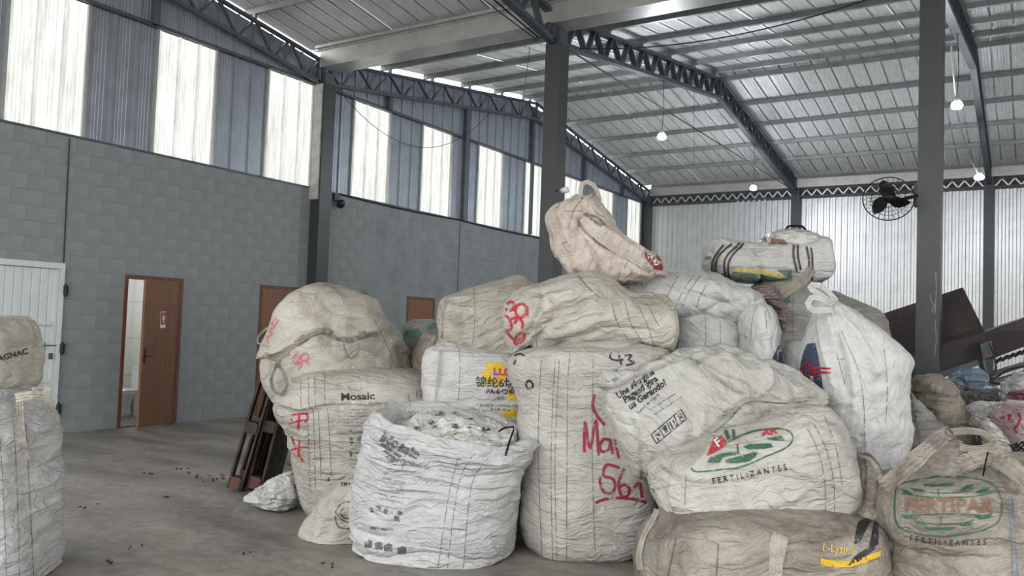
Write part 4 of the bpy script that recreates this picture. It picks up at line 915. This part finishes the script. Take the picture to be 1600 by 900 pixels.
# front open bag
decal('printed_lettering', G, T2('Mosaic', 625, 697, 16, 27, 1.05, .045), 'grey', off=.007, label='faded grey lettering')
decal('printed_emblem', G, P2d([(593,695),(600,693),(629,713),(624,716)], [(597,704),(603,703),(626,720),(621,722)], [(601,713),(607,712),(622,723),(617,727)]), 'grey')
decal('printed_lettering', G, T2('Fertilizantes', 650, 726, 7.5, 13, .95, .01), 'grey', off=.006)
para(G, 590, 742, 644, 2, 4.6, 8, 13, seed=1); para(G, 586, 762, 640, 4, 3.6, 6.5, 10, seed=2); para(G, 576, 792, 640, 2, 4.2, 8, 8, seed=3)
decal('printed_symbols', G, P2d(*[[(x, y), (x+w_, y+2), (x+w_, y+h_+2), (x, y+h_)] for x, y, w_, h_ in ((579,792,5,8),(588,790,7,6),(600,793,6,9),(622,797,7,5),(616,806,8,7),(578,822,14,4),(596,825,18,3))]), 'grey')
decal('printed_stripe_blocks', G, P2d(*[[(x, y+3), (x+w_*.6, y), (x+w_, y+2), (x+w_, y+13), (x, y+12)] for x, y, w_ in ((570,843,12),(585,846,13),(600,849,13),(621,853,14))]), 'grey')
seams(G, [[(717,712),(704,760),(694,820),(684,888)], [(737,714),(720,744),(711,790),(704,840),(699,892)], [(762,716),(740,748),(731,800),(724,888)], [(634,705),(628,735)]])
strap('tie_cord', [(779,674,5.62),(790,668,5.6),(803,667,5.6),(796,690,5.55),(790,712,5.5)], .012, M['cable'], G, label='dark cord at the rim')
random.seed(11)
for i in range(16):
    cx, cy = random.uniform(640, 800), random.uniform(646, 684); r_ = random.uniform(4, 9); a_ = random.uniform(0, 3)
    pg = [(cx+r_*math.cos(a_+k*1.26)*random.uniform(.5, 1.2), cy+.5*r_*math.sin(a_+k*1.26)*random.uniform(.5, 1.2)) for k in range(5)]
    decal('film_shred', G2, P2d(pg), 'black' if i % 3 == 0 else ('grey' if i % 3 == 1 else 'tape'), off=.015)
# left pair
decal('printed_lettering', D_, T2('Mosaic', 559, 620, 11.5, -2, 1.2, .03), 'black', label='dark bold lettering')
decal('printed_lettering', D_, T2('Fertilizantes', 592, 630, 4.6, -1), 'black')
para(D_, 538, 640, 584, 6, 3.4, 5, 0, seed=4); decal('printed_lettering', D_, T2('Manuseio do', 562, 674, 4.6, 0), 'black'); para(D_, 544, 696, 570, 7, 3.2, 5.6, 0, seed=5)
decal('printed_symbols', D_, P2d([(546,684),(551,684),(552,692),(548,696),(545,692)], [(558,682),(566,682),(566,690),(558,690)], [(546,704),(550,703),(551,712),(547,714)]), 'grey')
seams(D_, [[(470,592),(471,637),(480,650),(485,767)], [(482,590),(483,632),(490,650),(493,762)], [(492,588),(493,634),(498,650),(502,752)], [(507,586),(508,630),(513,650),(518,745)], [(637,612),(640,632)], [(650,611),(652,632)]])
decal('painted_marking', D_, ST([[(455,649),(466,647),(478,646)], [(468,645),(467,658),(466,673)], [(452,662),(466,658),(482,656)], [(479,645),(481,655),(472,662)], [(455,649),(456,657)]], 3.4), 'red', cut=False, label='red spray painted sign, upper')
decal('painted_marking', D_, ST([[(456,681),(459,692),(463,702)], [(452,704),(466,700),(481,698)], [(468,688),(467,702),(466,714)], [(467,710),(474,722)]], 3.0), 'red', cut=False, label='red spray painted sign, lower')
decal('painted_marking', D_, ST([[(514,746),(513,752)]], 4), 'red', cut=False)
decal('painted_marking', C_, ST([[(458,560),(464,553),(467,562),(461,569),(458,562)], [(470,556),(478,552),(483,557),(478,564),(471,562),(470,556)], [(473,563),(470,573),(466,577)], [(478,564),(484,570)], [(462,568),(470,566)]], 3), 'redf', cut=False, label='faded red loops')
decal('painted_marking', C_, ST([[(432,498),(424,506),(430,510),(421,516)], [(420,518),(426,522),(417,528)], [(417,532),(421,536)], [(436,500),(428,512)]], 3), 'redf', cut=False, label='faded red marks at the edge')
strap('flap_hem', [(413,552,6.9),(429,560,6.85),(446,550,6.8),(467,533,6.75),(488,520,6.75),(509,516,6.75),(525,526,6.75),(547,531,6.75),(568,522,6.8),(590,521,6.85)], .05, BM['dirty'], C_, drape=C_)
strap('lifting_loop', [(537,528,6.65),(539,546,6.62),(548,560,6.62),(558,554,6.62),(560,538,6.65),(553,526,6.68)], .022, BM['greyd'], C_, label='dark webbing loop')
strap('lifting_loop', [(431,574,6.8),(424,592,6.75),(428,610,6.75),(439,615,6.72),(448,604,6.72),(444,584,6.76),(436,572,6.8)], .03, BM['greyd'], C_)
strap('lifting_loop', [(418,512,7.1),(405,524,7.1),(403,536,7.1),(416,540,7.1)], .015, BM['cream'], C_)
strap('tie_cord', [(433,575,6.8),(438,560,6.75),(452,552,6.72)], .04, BM['dirty'], C_)
seams(C_, [[(583,500),(600,528),(612,560),(622,600)], [(540,560),(560,545),(588,556)]], w=1)
# small sack left of the front bag
decal('printed_lettering', F_, T2('TM+', 540, 757, 6, -5, 1, .02), 'black'); decal('printed_lettering', F_, T2('RECYCLE', 555, 748, 3.5, -2), 'black')
decal('printed_emblem', F_, ST([[(524,800),(532,788),(545,784),(558,790),(560,806),(548,816),(534,812),(524,800)], [(530,802),(538,794),(550,796),(552,806),(540,810),(530,802)], [(524,806),(528,822),(545,826),(560,818)]], 1.6), 'black', cut=False)
decal('printed_lettering', F_, T2('PET 100', 541, 802, 4.6, -18), 'black')
# tall centre bag
seams(Hb, [[(846,562),(842,640),(842,740),(848,880)], [(868,560),(864,620),(861,740),(864,886)], [(874,562),(870,640),(867,740),(871,886)], [(891,550),(887,600),(886,700),(885,888)], [(927,560),(925,700),(930,880)]])
decal('painted_marking', Hb, ST([[(955,551),(953,559),(962,563),(974,562)], [(967,555),(971,570)], [(976,556),(987,555),(982,562),(991,567),(978,571)]], 3.2), 'black', cut=False, label='black numbers 43')
decal('painted_marking', Hb, ST([[(956,581),(966,579)], [(826,594),(832,598),(832,605),(825,607),(822,600),(826,594)]], 3.6), 'black', cut=False)
decal('painted_marking', Hb, ST([[(804,556),(812,553),(820,556)], [(806,562),(803,570)]], 3), 'black', cut=False)
decal('painted_marking', Hb, ST([[(929,616),(926,634),(933,650),(945,664)], [(913,707),(914,660),(922,700),(931,657),(935,712)], [(955,688),(944,686),(937,696),(941,706),(951,702),(954,689),(957,709)], [(961,686),(963,700),(967,716)]], 4.6), 'dred', cut=False, label='dark red painted letters Ma')
decal('painted_marking', Hb, ST([[(968,731),(948,726),(943,743),(957,748),(961,760),(955,771),(944,769),(938,756),(938,744)], [(976,732),(967,752),(970,773),(980,775),(983,763),(975,757),(967,762)], [(990,762),(999,755),(1003,778)], [(930,786),(945,780),(965,778),(990,780),(1010,785)]], 4.6), 'dred', cut=False, label='dark red painted number 561, underlined')
decal('printed_text', Hb, [T2('ooo', 900, 697, 3, 80)], 'grey')
# red-ended cream bag
decal('painted_marking', I_, ST([[(792,476),(799,471),(804,478),(797,486),(790,482)], [(807,478),(818,475),(823,487),(813,497),(806,489),(807,478)], [(812,497),(817,505),(816,514)], [(789,492),(796,498),(800,512),(794,516)], [(788,503),(791,516),(799,527),(806,533)], [(808,523),(816,519),(820,527),(813,536),(804,535),(808,523)], [(798,499),(808,496),(804,506)], [(824,478),(824,494)], [(800,486),(806,484)], [(790,522),(796,533)]], 4.2), 'red', cut=False, label='red spray painted scribble')
seams(I_, [[(955,465),(962,498),(982,532),(990,548)], [(976,469),(986,506),(1008,540)], [(997,478),(1013,512),(1024,548)], [(904,430),(917,448),(936,464)], [(1010,474),(1030,510)], [(838,530),(840,548)], [(900,430),(926,456)]])
# flower print bag
fl_ = []
for k in range(6):
    a = k*math.pi/3; fl_.append([(773+13*math.cos(a)+8*math.cos(t), 584+13*math.sin(a)+7*math.sin(t)) for t in np.linspace(0, 2*math.pi, 9)[:-1]])
for k in range(3): fl_.append([(803+7*math.cos(k*1.3+1)+5*math.cos(t), 616+7*math.sin(k*1.3+1)+5*math.sin(t)) for t in np.linspace(0, 2*math.pi, 9)[:-1]])
fl_.append([(783,642),(806,638),(808,650),(790,654)])
decal('printed_flower', J_, P2d(*fl_[:6]), 'yellow', off=.0025); decal('printed_flower', J_, P2d(*fl_[6:9]), 'yellow', off=.0025); decal('yellow_bar', J_, P2d(fl_[9]), 'yellow', off=.0025)
decal('printed_lettering', J_, T2('LUXI', 789, 582, 10, 3, 1.25, .05), 'magenta', off=.006, label='bold magenta lettering')
decal('printed_lettering', J_, T2('锦纶6切片', 783, 599, 13, 2, .98, .015), 'black', off=.006, label='black Chinese lettering with a 6')
decal('printed_lettering', J_, T2('PA-6 CHIPS', 785, 612, 7.5, 1, .98, .03), 'black', off=.006, label='black Latin lettering')
decal('printed_lettering', J_, [T2('有光', 782, 622, 4.5, 0), T2('执行标准:Q/330HUALIXIN', 780, 634, 3.8, 1), T2('净含量: 800kg', 781, 640, 3.8, 1)], 'black', off=.005)
strap('edge_tape', [(689,548,6.5),(688,566,6.5),(684,600,6.5),(680,640,6.5),(678,700,6.5)], .04, BM['cool'], J_, drape=J_)
seams(J_, [[(716,540),(719,575),(716,628)]], w=.9)
strap('edge_tape', [(697,468,6.6),(693,490,6.6),(691,528,6.6)], .035, BM['cream'], K_, drape=K_)
seams(K_, [[(740,450),(742,500),(738,536)]], w=.8)
decal('green_patch', L1, P2d([(634,516),(652,514),(660,522),(648,532),(632,526)], [(664,508),(684,504),(680,512),(668,518)]), 'teal')
# peaked bag
decal('printed_patch', N_, P2d([(1006,383),(1020,389),(1034,408),(1037,424),(1022,420),(1008,402)]), 'wine', label='wine red printed patch')
decal('printed_lettering', N_, [T2('CO', 1022, 407, 8, 58, 1, .02)], 'white', off=.007); decal('printed_lettering', N_, T2('ITA', 1012, 400, 4.5, 70), 'white', off=.007)
seams(N_, [[(907,314),(898,326),(893,340),(887,357)], [(880,330),(908,330)], [(975,420),(985,404),(1000,420)], [(925,318),(930,332),(945,340)]])
strap('lifting_loop', [(908,316,6.5),(907,300,6.5),(910,287,6.5),(918,284,6.5),(927,289,6.5),(934,300,6.5),(937,314,6.5)], .035, BM['pink'], N_)
strap('gathering_tie', [(914,334,6.15),(922,336,6.1),(934,340,6.12),(944,350,6.15),(938,352,6.12),(926,344,6.1),(914,338,6.12)], .02, BM['dirty'], N_, drape=N_)
strap('lifting_strap', [(912,340,6.2),(922,356,6.18),(945,376,6.18),(980,402,6.2),(1010,420,6.25)], .07, BM['pink'], N_, drape=N_)
seams(O1, [[(1060,431),(1050,448),(1040,466)], [(1085,430),(1068,453),(1056,478)], [(1094,431),(1074,460),(1065,482)], [(1112,434),(1095,460),(1088,480)], [(1000,430),(1004,450)]])
seams(O2, [[(1102,494),(1103,520),(1102,556)], [(1062,500),(1060,545)], [(1125,500),(1126,550)]], w=.9)
strap('small_loop', [(1110,548,6.5),(1113,541,6.5),(1122,541,6.5),(1124,548,6.5)], .012, M['cable'], O2, drape=O2)
# striped bag
for l in ([(1131,382),(1117,402),(1113,418),(1117,430)], [(1143,381),(1124,399),(1118,418),(1121,433)], [(1156,380),(1139,396),(1132,411),(1134,434)], [(1162,381),(1145,398),(1138,415),(1140,437)],
          [(1240,383),(1240,402),(1245,424)], [(1246,383),(1247,402),(1251,422)], [(1260,386),(1264,408),(1263,430)], [(1267,387),(1269,402),(1269,438)]):
    decal('webbing_stripe', P_, ST([l], 3.2), 'band', cut=False, off=.006)
decal('printed_band', P_, P2d([(1144,424),(1183,428),(1217,434),(1237,440),(1144,439)], [(1214,422),(1237,421),(1237,436),(1222,428)]), 'teal', label='green part of the band')
decal('printed_band', P_, P2d([(1144,418),(1189,420),(1214,425),(1237,438),(1234,440),(1214,433),(1183,427),(1144,423)]), 'gold', off=.006, label='yellow part of the band')
strap('knotted_strap', [(1268,420,7.3),(1258,434,7.25),(1242,446,7.2),(1226,456,7.2),(1212,466,7.25)], .09, BM['khaki'], P_, label='brownish twisted strap')
strap('carry_cord', [(1226,362,7.75),(1231,354,7.75),(1244,353,7.75),(1254,354,7.75),(1260,362,7.75)], .02, M['cable'], P_)
decal('dark_scrap', P2, P2d([(1206,372),(1224,374),(1240,386),(1222,392),(1204,386)], [(1190,374),(1196,370),(1200,380)]), 'brown', off=.012)
seams(Q_, [[(1240,450),(1238,500),(1240,536)]], w=.8); decal('green_patch', Q_, P2d([(1223,462),(1234,458),(1235,474),(1226,476)]), 'teal')
# tied white bag and neighbours
decal('printed_stripe', S_, P2d([(1262,537),(1274,536),(1279,556),(1283,580),(1288,620),(1268,604),(1250,577),(1255,552)]), 'navy', label='dark blue stripe')
decal('painted_marking', S_, ST([[(1256,572),(1264,567),(1269,574),(1263,582),(1255,579),(1256,572)], [(1260,584),(1268,586)], [(1271,574),(1298,576)], [(1272,581),(1298,582)], [(1272,572),(1276,592)]], 3.6), 'red', cut=False, off=.007, label='red painted sign')
decal('printed_lettering', S_, T2('ANTES', 1270, 598, 5.5, 82, 1, .02), 'white', off=.006)
seams(S_, [[(1308,500),(1320,530),(1334,560),(1344,590),(1350,640),(1352,720)], [(1380,540),(1386,600),(1384,660)], [(1296,500),(1304,540),(1320,600)]], w=1)
strap('tie_loop', [(1302,476,5.95),(1285,466,5.9),(1268,465,5.9),(1262,474,5.9),(1272,485,5.9),(1298,484,5.92)], .045, BM['clean'], S_)
strap('tie_loop', [(1300,474,5.95),(1284,462,5.92),(1268,452,5.95),(1268,446,6.0),(1280,446,6.0),(1296,458,6.0),(1306,470,6.0)], .04, BM['clean'], S_)
strap('hanging_strap', [(1298,480,5.95),(1306,500,5.9),(1310,526,5.88),(1318,560,5.86)], .12, BM['clean'], S_, drape=S_)
decal('printed_corner', R_, P2d([(1219,534),(1205,562),(1214,570),(1224,568)]), 'navy', label='dark blue corner')
seams(R_, [[(1184,476),(1176,500),(1172,540)], [(1196,484),(1198,520)]], w=.8)
# symbol bag
Wt = [('Uns Margina', 992, 600, 10.5), ('Pagead gira', 1000, 609, 10.5), ('us Gerando!', 1011, 617, 10.5)]
decal('printed_lettering', U_, [T2(s, x, y, h, -35, .95, .035, shear=.15) for s, x, y, h in Wt], 'black', label='bold slanted black lettering')
decal('printed_lettering', U_, T2('Tomada de Virgens', 1012, 631, 5.2, -42, .8), 'black')
bx = ST([[(1017,679),(1064,640)], [(1064,640),(1072,655)], [(1072,655),(1026,693)], [(1026,693),(1017,679)], [(1029,669),(1038,683)], [(1041,659),(1049,674)], [(1053,649),(1060,665)]], 1.7)
bi = P2d([(1022,681),(1029,676),(1032,681)], [(1026,684),(1028,683),(1030,688),(1028,689)], [(1034,669),(1040,664),(1043,671),(1039,675)], [(1045,660),(1047,659),(1053,669),(1051,671)], [(1050,657),(1052,656),(1058,664),(1056,666)])
b3 = ST([[(1060,648),(1064,646),(1065,651),(1060,652),(1060,648)], [(1062,653),(1067,652),(1068,658),(1063,658),(1062,653)], [(1040,676),(1044,673)]], 1.5)
decal('printed_symbols', U_, [bx, bi, b3], 'black', cut=False, label='row of boxed handling symbols')
para(U_, 1012, 670, 1050, 2, 3, 4.6, -38, 'grey', seed=8); decal('printed_table', U_, ST([[(1016,640),(1060,612)], [(1022,648),(1066,620)], [(1030,632),(1036,640)], [(1044,622),(1050,632)]], 1), 'grey', cut=False)
decal('blue_mark', U_, T2('BR', 961, 594, 6, -25), 'bluei')
strap('sewn_hem', [(1262,622,5.3),(1230,626,5.3),(1166,624,5.25),(1136,652,5.2),(1100,680,5.2),(1072,700,5.2),(1044,716,5.2)], .028, BM['slump'], U_, drape=U_)
seam(U_, [[(1262,627),(1230,631),(1168,630),(1139,657),(1104,685),(1076,705)]], w=1.1)
strap('sewn_hem', [(930,600,5.4),(960,602,5.3),(1000,585,5.3),(1040,570,5.3),(1080,560,5.35),(1120,590,5.3),(1160,615,5.25)], .022, BM['slump'], U_, drape=U_)
# emblem sack
E2 = lambda pts: [(1040+(a-300)/2.5*1.0, b) for a, b in pts]
decal('printed_emblem', V_, [ST([[(1080,731),(1087,737),(1110,736),(1134,733),(1152,731),(1176,723),(1198,713),(1220,704),(1234,695),(1239,684),(1233,674),(1216,670),(1198,671),(1178,674),(1156,682),(1136,692)], [(1152,694),(1154,711)]], 2.6),
      P2d([(1105,721),(1111,714),(1127,709),(1152,706),(1151,711),(1129,715),(1125,723),(1106,724)], [(1134,724),(1134,719),(1171,714),(1178,707),(1184,708),(1180,715),(1171,721),(1152,724)], [(1161,699),(1171,694),(1205,693),(1208,699),(1194,702),(1171,703)], [(1196,685),(1222,681),(1226,689),(1215,689),(1203,688)], [(1131,674),(1137,672),(1141,686),(1136,688)], [(1143,671),(1149,672),(1149,685),(1145,685)])], 'green', label='green framed emblem with bars')
decal('printed_patch', V_, P2d([(1115,685),(1127,680),(1138,692),(1129,700),(1120,706),(1104,713)]), 'redi', off=.0025, label='pale red patch')
decal('printed_lettering', V_, T2('AR', 1202, 676, 9, -12, 1.5, .05), 'redi', off=.005, label='red lettering'); decal('printed_lettering', V_, T2('F', 1122, 693, 14, -35, 1.0, .03), 'white', off=.006)
decal('printed_lettering', V_, T2('FERTILIZANTES', 1171, 741, 9, -10.8, .9, .02, space=1.62), 'black', label='black lettering FERTILIZANTES')
decal('ink_smudge', V_, [T2('#%&K', 1067, 822, 13, 25, .7, .02)], 'black', g=6)
seams(V_, [[(1260,668),(1276,700),(1288,750),(1290,822)], [(1272,664),(1290,700),(1302,750),(1304,800)], [(1072,740),(1070,790)], [(1288,650),(1306,700),(1316,760)]])
strap('bottom_hem', [(1040,832,4.9),(1058,841,4.85),(1100,845,4.8),(1150,842,4.8),(1210,836,4.8)], .018, BM['dirty'], V_, drape=V_)
# squashed bottom bag
decal('printed_swoosh', Wb, P2d([(1340,816),(1356,808),(1362,812),(1352,830),(1344,846),(1334,852),(1336,836)], [(1366,812),(1372,812),(1372,850),(1362,858),(1356,862),(1364,838)], [(1352,858),(1370,856),(1340,878),(1324,884),(1336,868)]), 'black', label='black brush shaped print')
decal('printed_bar', Wb, P2d([(1282,872),(1304,876),(1326,876),(1350,870),(1376,860),(1376,868),(1352,879),(1328,886),(1304,886),(1282,882)]), 'yellow', label='yellow bar')
decal('printed_lettering', Wb, T2('L-Lysine', 1310, 858, 13, 6, .85, .0), 'yellow', off=.006, label='yellow lettering')
seams(Wb, [[(1056,842),(1050,870),(1044,900)], [(1122,850),(1121,875),(1119,900)], [(1030,806),(1014,830),(1004,862),(998,880)]], w=2.2)
strap('sewn_tape', [(1220,836,4.6),(1214,860,4.55),(1210,900,4.5),(1208,940,4.5)], .085, BM['tan'], Wb, drape=Wb)
strap('side_seam', [(1026,796,4.9),(1020,812,4.85),(1006,836,4.8),(998,868,4.75),(1000,890,4.75)], .03, BM['tan'], Wb)
strap('rim_hem', [(1340,712,5.05),(1356,716,5.0),(1368,728,4.95),(1375,748,4.95),(1378,775,4.95)], .022, BM['cream'], Wb)
# big emblem bag at right
hexo = [(1399,768),(1404,758),(1420,753),(1465,745),(1505,746),(1540,752),(1556,762),(1565,784),(1563,808),(1550,822),(1520,832),(1472,838),(1430,833),(1404,822),(1398,800),(1399,768)]
ins = [[(1409,771),(1440,776),(1481,778),(1520,776),(1550,770)], [(1406,808),(1440,804),(1481,803),(1520,804),(1552,808)], [(1466,763),(1466,775)], [(1471,806),(1469,818)], [(1434,766),(1460,770),(1500,770),(1520,764)], [(1430,814),(1460,819),(1500,818),(1522,812)]]
decal('printed_emblem', X_, [ST([hexo], 2.6), ST(ins, 2.0), P2d([(1442,757),(1491,755),(1487,760),(1448,762)], [(1406,764),(1418,766),(1428,774),(1414,772)], [(1421,762),(1440,765),(1447,769),(1429,768)], [(1499,766),(1512,758),(1521,757),(1519,763),(1506,768)], [(1524,769),(1536,764),(1547,762),(1543,768),(1530,772)],
      [(1444,824),(1495,823),(1486,829),(1450,829)], [(1499,816),(1521,815),(1516,821),(1502,822)], [(1523,806),(1550,802),(1548,809),(1530,812)], [(1406,803),(1428,805),(1434,811),(1414,811)], [(1428,814),(1446,816),(1448,821),(1434,819)])], 'green', label='large green framed emblem')
decal('printed_lettering', X_, T2('FERTIPAR', 1482, 791, 21, 0, 1.05, .05, space=1.08), 'brown', off=.005, label='large faded brown lettering')
decal('printed_lettering', X_, T2('FERTILIZANTES', 1481, 848, 9, 3, .92, .015, space=1.6, warp=lambda x, y: (x, y+.0012*x*x)), 'black', label='black lettering FERTILIZANTES')
seams(X_, [[(1582,780),(1586,840),(1590,900)], [(1576,782),(1580,840),(1582,900)]], ink='bluei')
strap('lifting_strap', [(1380,760,4.5),(1396,748,4.48),(1420,728,4.5),(1450,700,4.6),(1470,684,4.7),(1486,675,4.75)], .085, BM['dirty'], X_)
strap('lifting_loop', [(1480,677,4.72),(1505,673,4.7),(1530,675,4.68),(1549,684,4.66),(1553,693,4.66),(1543,700,4.66),(1520,702,4.68),(1500,698,4.7)], .04, BM['dirty'], X_)
strap('lifting_strap', [(1500,728,4.7),(1522,718,4.65),(1546,713,4.6),(1572,724,4.52),(1598,748,4.45),(1620,780,4.42)], .10, BM['dirty'], X_)
strap('tie_cord', [(1478,668,4.7),(1486,674,4.64),(1492,684,4.66),(1484,690,4.7)], .012, BM['dirty'], X_)
strap('tie_cord', [(1544,706,4.62),(1540,722,4.5),(1536,744,4.45)], .008, M['cable'], X_)
# left edge
decal('printed_lettering', A, T2('BAGNAC', 16, 556, 9, -15, 1.1, .04), 'black', label='black lettering')
seams(B, [[(20,650),(26,760),(30,900)], [(40,660),(46,780),(52,900)], [(-4,640),(4,760),(10,900)]], w=1)
strap('lifting_strap', [(24,622,4.55),(50,618,4.6),(68,620,4.65),(86,630,4.7)], .05, BM['cream'], B, label='cream strap sticking out')
strap('lifting_strap', [(52,612,4.75),(66,608,4.8),(76,616,4.8)], .05, BM['cream'], B)
strap('hanging_strap', [(28,618,4.5),(30,650,4.45),(34,690,4.45),(38,718,4.45)], .045, BM['cream'], B, drape=B)
# right rear
seams(Y1, [[(1413,602),(1420,650),(1422,700)], [(1424,614),(1432,660),(1438,700)]], w=1)
decal('painted_marking', Y5, ST([[(1588,640),(1594,652),(1590,664),(1584,672),(1590,676)], [(1574,650),(1580,648),(1576,656),(1584,658)], [(1562,654),(1570,652)]], 4), 'red', cut=False, label='red paint marks')
tag(MB().add([], []).build('x', None), None) if False else None
b_ = bmesh.new(); bmesh.ops.create_icosphere(b_, subdivisions=1, radius=.01); b_.free()
mb = MB(); random.seed(5)
for i in range(60):
    p0 = px(random.uniform(1585, 1625), random.uniform(698, 722), random.uniform(6.2, 6.5)); d1 = np.array([random.uniform(-1, 1) for _ in range(3)])*.07
    mb.tube([p0, p0+d1+Z*.02, p0+d1*1.3], .006, 4)
o = mb.build('black_twine', M['cable'], org=px(1600, 715, 6.4)); tag(o, 'tangle of black twine lying on the pink tinted bag', 'twine', kind='stuff')

# ------------------------------------------------------------------ pallets leaning on the left pair of bags
def pallet(P0, P1, up, label, seed):
    P0, P1, up = np.array(P0), np.array(P1), np.array(up); wv = P1-P0; wl_ = np.linalg.norm(wv); wv = wv/wl_; ul = np.linalg.norm(up); uv = up/ul; nv = np.cross(wv, uv); nv /= np.linalg.norm(nv)
    t = thing('pallet', label, 'pallet', P0+wv*wl_/2); R_2 = random.Random(seed)
    def brd(name, c, a, b, h, m=M['wood']):
        c = P0+wv*c[0]+uv*c[1]+nv*c[2]+Z*.02; MB().obox(c, wv*a, uv*b, nv*h).build(name, m, t)
    for i in range(6):
        brd('deck_board', (wl_*(i+.5)/6, ul/2+R_2.uniform(-.01, .01), .06), wl_/15, ul/2, .010)
    for i in range(3): brd('bottom_board', (wl_*(.08+.42*i), ul/2, -.06), .05, ul/2, .010)
    for j in range(3):
        brd('cross_board', (wl_/2, ul*(.05+.45*j), .04), wl_/2, .05, .010)
        for i in range(3): brd('block', (wl_*(.08+.42*i), ul*(.05+.45*j), -.01), .05, .055, .04, M['doorframe'] if (i+j) % 3 == 0 else M['wood'])
    return t
pa, pb = px(364, 767, 7.62), px(402, 741, 8.42); pa[2] = pb[2] = 0
pallet(pa, pb, RT*.28+Z*1.14, 'dark wooden pallet leaning at the outside, lower of the two', 1)
pallet(pa+RT*.17+F0*.05, pb+RT*.17+F0*.05, RT*.24+Z*1.16, 'dark wooden pallet leaning right behind the outer pallet', 2)
# ------------------------------------------------------------------ scraps on the floor
mb = MB(); random.seed(21)
spots = [(312,745),(318,744),(350,744),(330,750),(430,728),(436,726),(442,724),(448,728),(426,732),(344,748),(205,856),(250,780),(404,742),(140,790),(300,640+100),(170,880),(390,870),(520,880),(285,733),(225,742)]
for x, y in spots:
    D0 = FPX*1.624/(y-(480.8+.03575*x)); c = px(x, y, D0); 
    for k in range(3):
        q = c+RT*random.uniform(-.07, .07)+F0*random.uniform(-.1, .1); q[2] = .006; a = random.uniform(0, 3); r_ = random.uniform(.005, .016)
        mb.obox(q, (r_*math.cos(a), r_*math.sin(a), .003), (-r_*.4*math.sin(a), r_*.4*math.cos(a), 0), (0, 0, .004))
tag(mb.build('floor_debris', M['black']), 'small dark plastic crumbs scattered on the concrete floor', 'debris', kind='stuff')

# ------------------------------------------------------------------ dark hopper and conveyor behind the large column
mt = thing('conveyor', 'dark steel hopper and inclined conveyor behind the large column', 'conveyor', (px(1500, 640, 10.2)[0], px(1500, 640, 10.2)[1], 0))
def plate(name, pts, th=.02, m=M['rust'], parent=mt):
    P = [px(*p) for p in pts]; n = np.cross(P[1]-P[0], P[2]-P[0]); n /= np.linalg.norm(n); k = len(P)
    if np.dot(n, FW) < 0: n = -n
    return MB().add(P+[p+n*th for p in P], [tuple(range(k)), tuple(reversed(range(k, 2*k)))]+[(i, (i+1) % k, (i+1) % k+k, i+k)[::-1] for i in range(k)]).build(name, m, parent)
plate('hopper_plate', [(1355,498,10.6),(1504,449,9.9),(1538,518,9.7),(1420,556,10.1)])
plate('hopper_plate', [(1355,498,10.6),(1420,556,10.1),(1424,640,10.1),(1380,600,10.5)])
plate('hopper_back', [(1360,500,11.4),(1506,452,10.8),(1538,518,10.7),(1420,560,11.2)])
plate('side_panel', [(1424,552,10.05),(1538,518,9.72),(1548,562,9.75),(1424,600,10.1)], m=M['paintrust'])
plate('side_panel', [(1538,519,9.72),(1680,468,9.2),(1680,512,9.22),(1546,562,9.75)], m=M['paintrust'])
plate('side_skirt', [(1466,582,9.95),(1546,556,9.7),(1547,564,9.68),(1466,592,9.93)], m=M['steel'])
plate('belt', [(1540,524,9.74),(1680,474,9.24),(1680,470,10.2),(1540,518,10.6)], m=M['black'])
def beam(name, a, b, w_, m=M['steel']): MB().bar(px(*a), px(*b), UU, F0, w_, w_).build(name, m, mt)
beam('frame_leg', (1532,560,9.7), (1556,640,9.7), .05); beam('frame_rail', (1480,620,9.6), (1680,560,9.3), .035); beam('frame_rail', (1500,600,10.0), (1680,545,9.7), .03)
beam('frame_leg', (1450,590,10.2), (1450,760,10.2), .05); beam('frame_leg', (1620,548,9.4), (1622,760,9.4), .05); beam('frame_leg', (1556,640,9.7), (1558,740,9.7), .05)
for i in range(9): MB().tube([px(1556+i*10, 566-i*3.4, 9.6), px(1564+i*10, 560-i*3.4, 9.9)], .02, 8).build('roller', M['rust'], mt)
cb = plate('control_box', [(1531,538,9.62),(1549,532,9.58),(1553,556,9.58),(1536,561,9.62)], .08, M['steel'])
for (x, y), m_ in zip(((1544,542),(1547,550)), (mat('green_button', (40, 150, 80), .3), mat('red_button', (200, 50, 50), .3))):
    q = px(x, y, 9.585); MB().lathe(q, [(.014, 0), (.014, .015), (.008, .02)], 10, -FW).build('button', m_, cb)
mb = MB()
for pts in ([(1545,536,9.5),(1552,552,9.45),(1556,575,9.4),(1546,590,9.4),(1530,584,9.4)], [(1530,580,9.4),(1550,592,9.35),(1575,578,9.35),(1600,572,9.3)], [(1500,590,9.6),(1522,580,9.5),(1540,590,9.4),(1560,600,9.4),(1600,584,9.3)]):
    mb.tube([px(*p) for p in smoothline([q[:3] for q in pts], 8)], .011, 5)
tag(mb.build('control_cable', M['cable'], mt), kind='stuff')
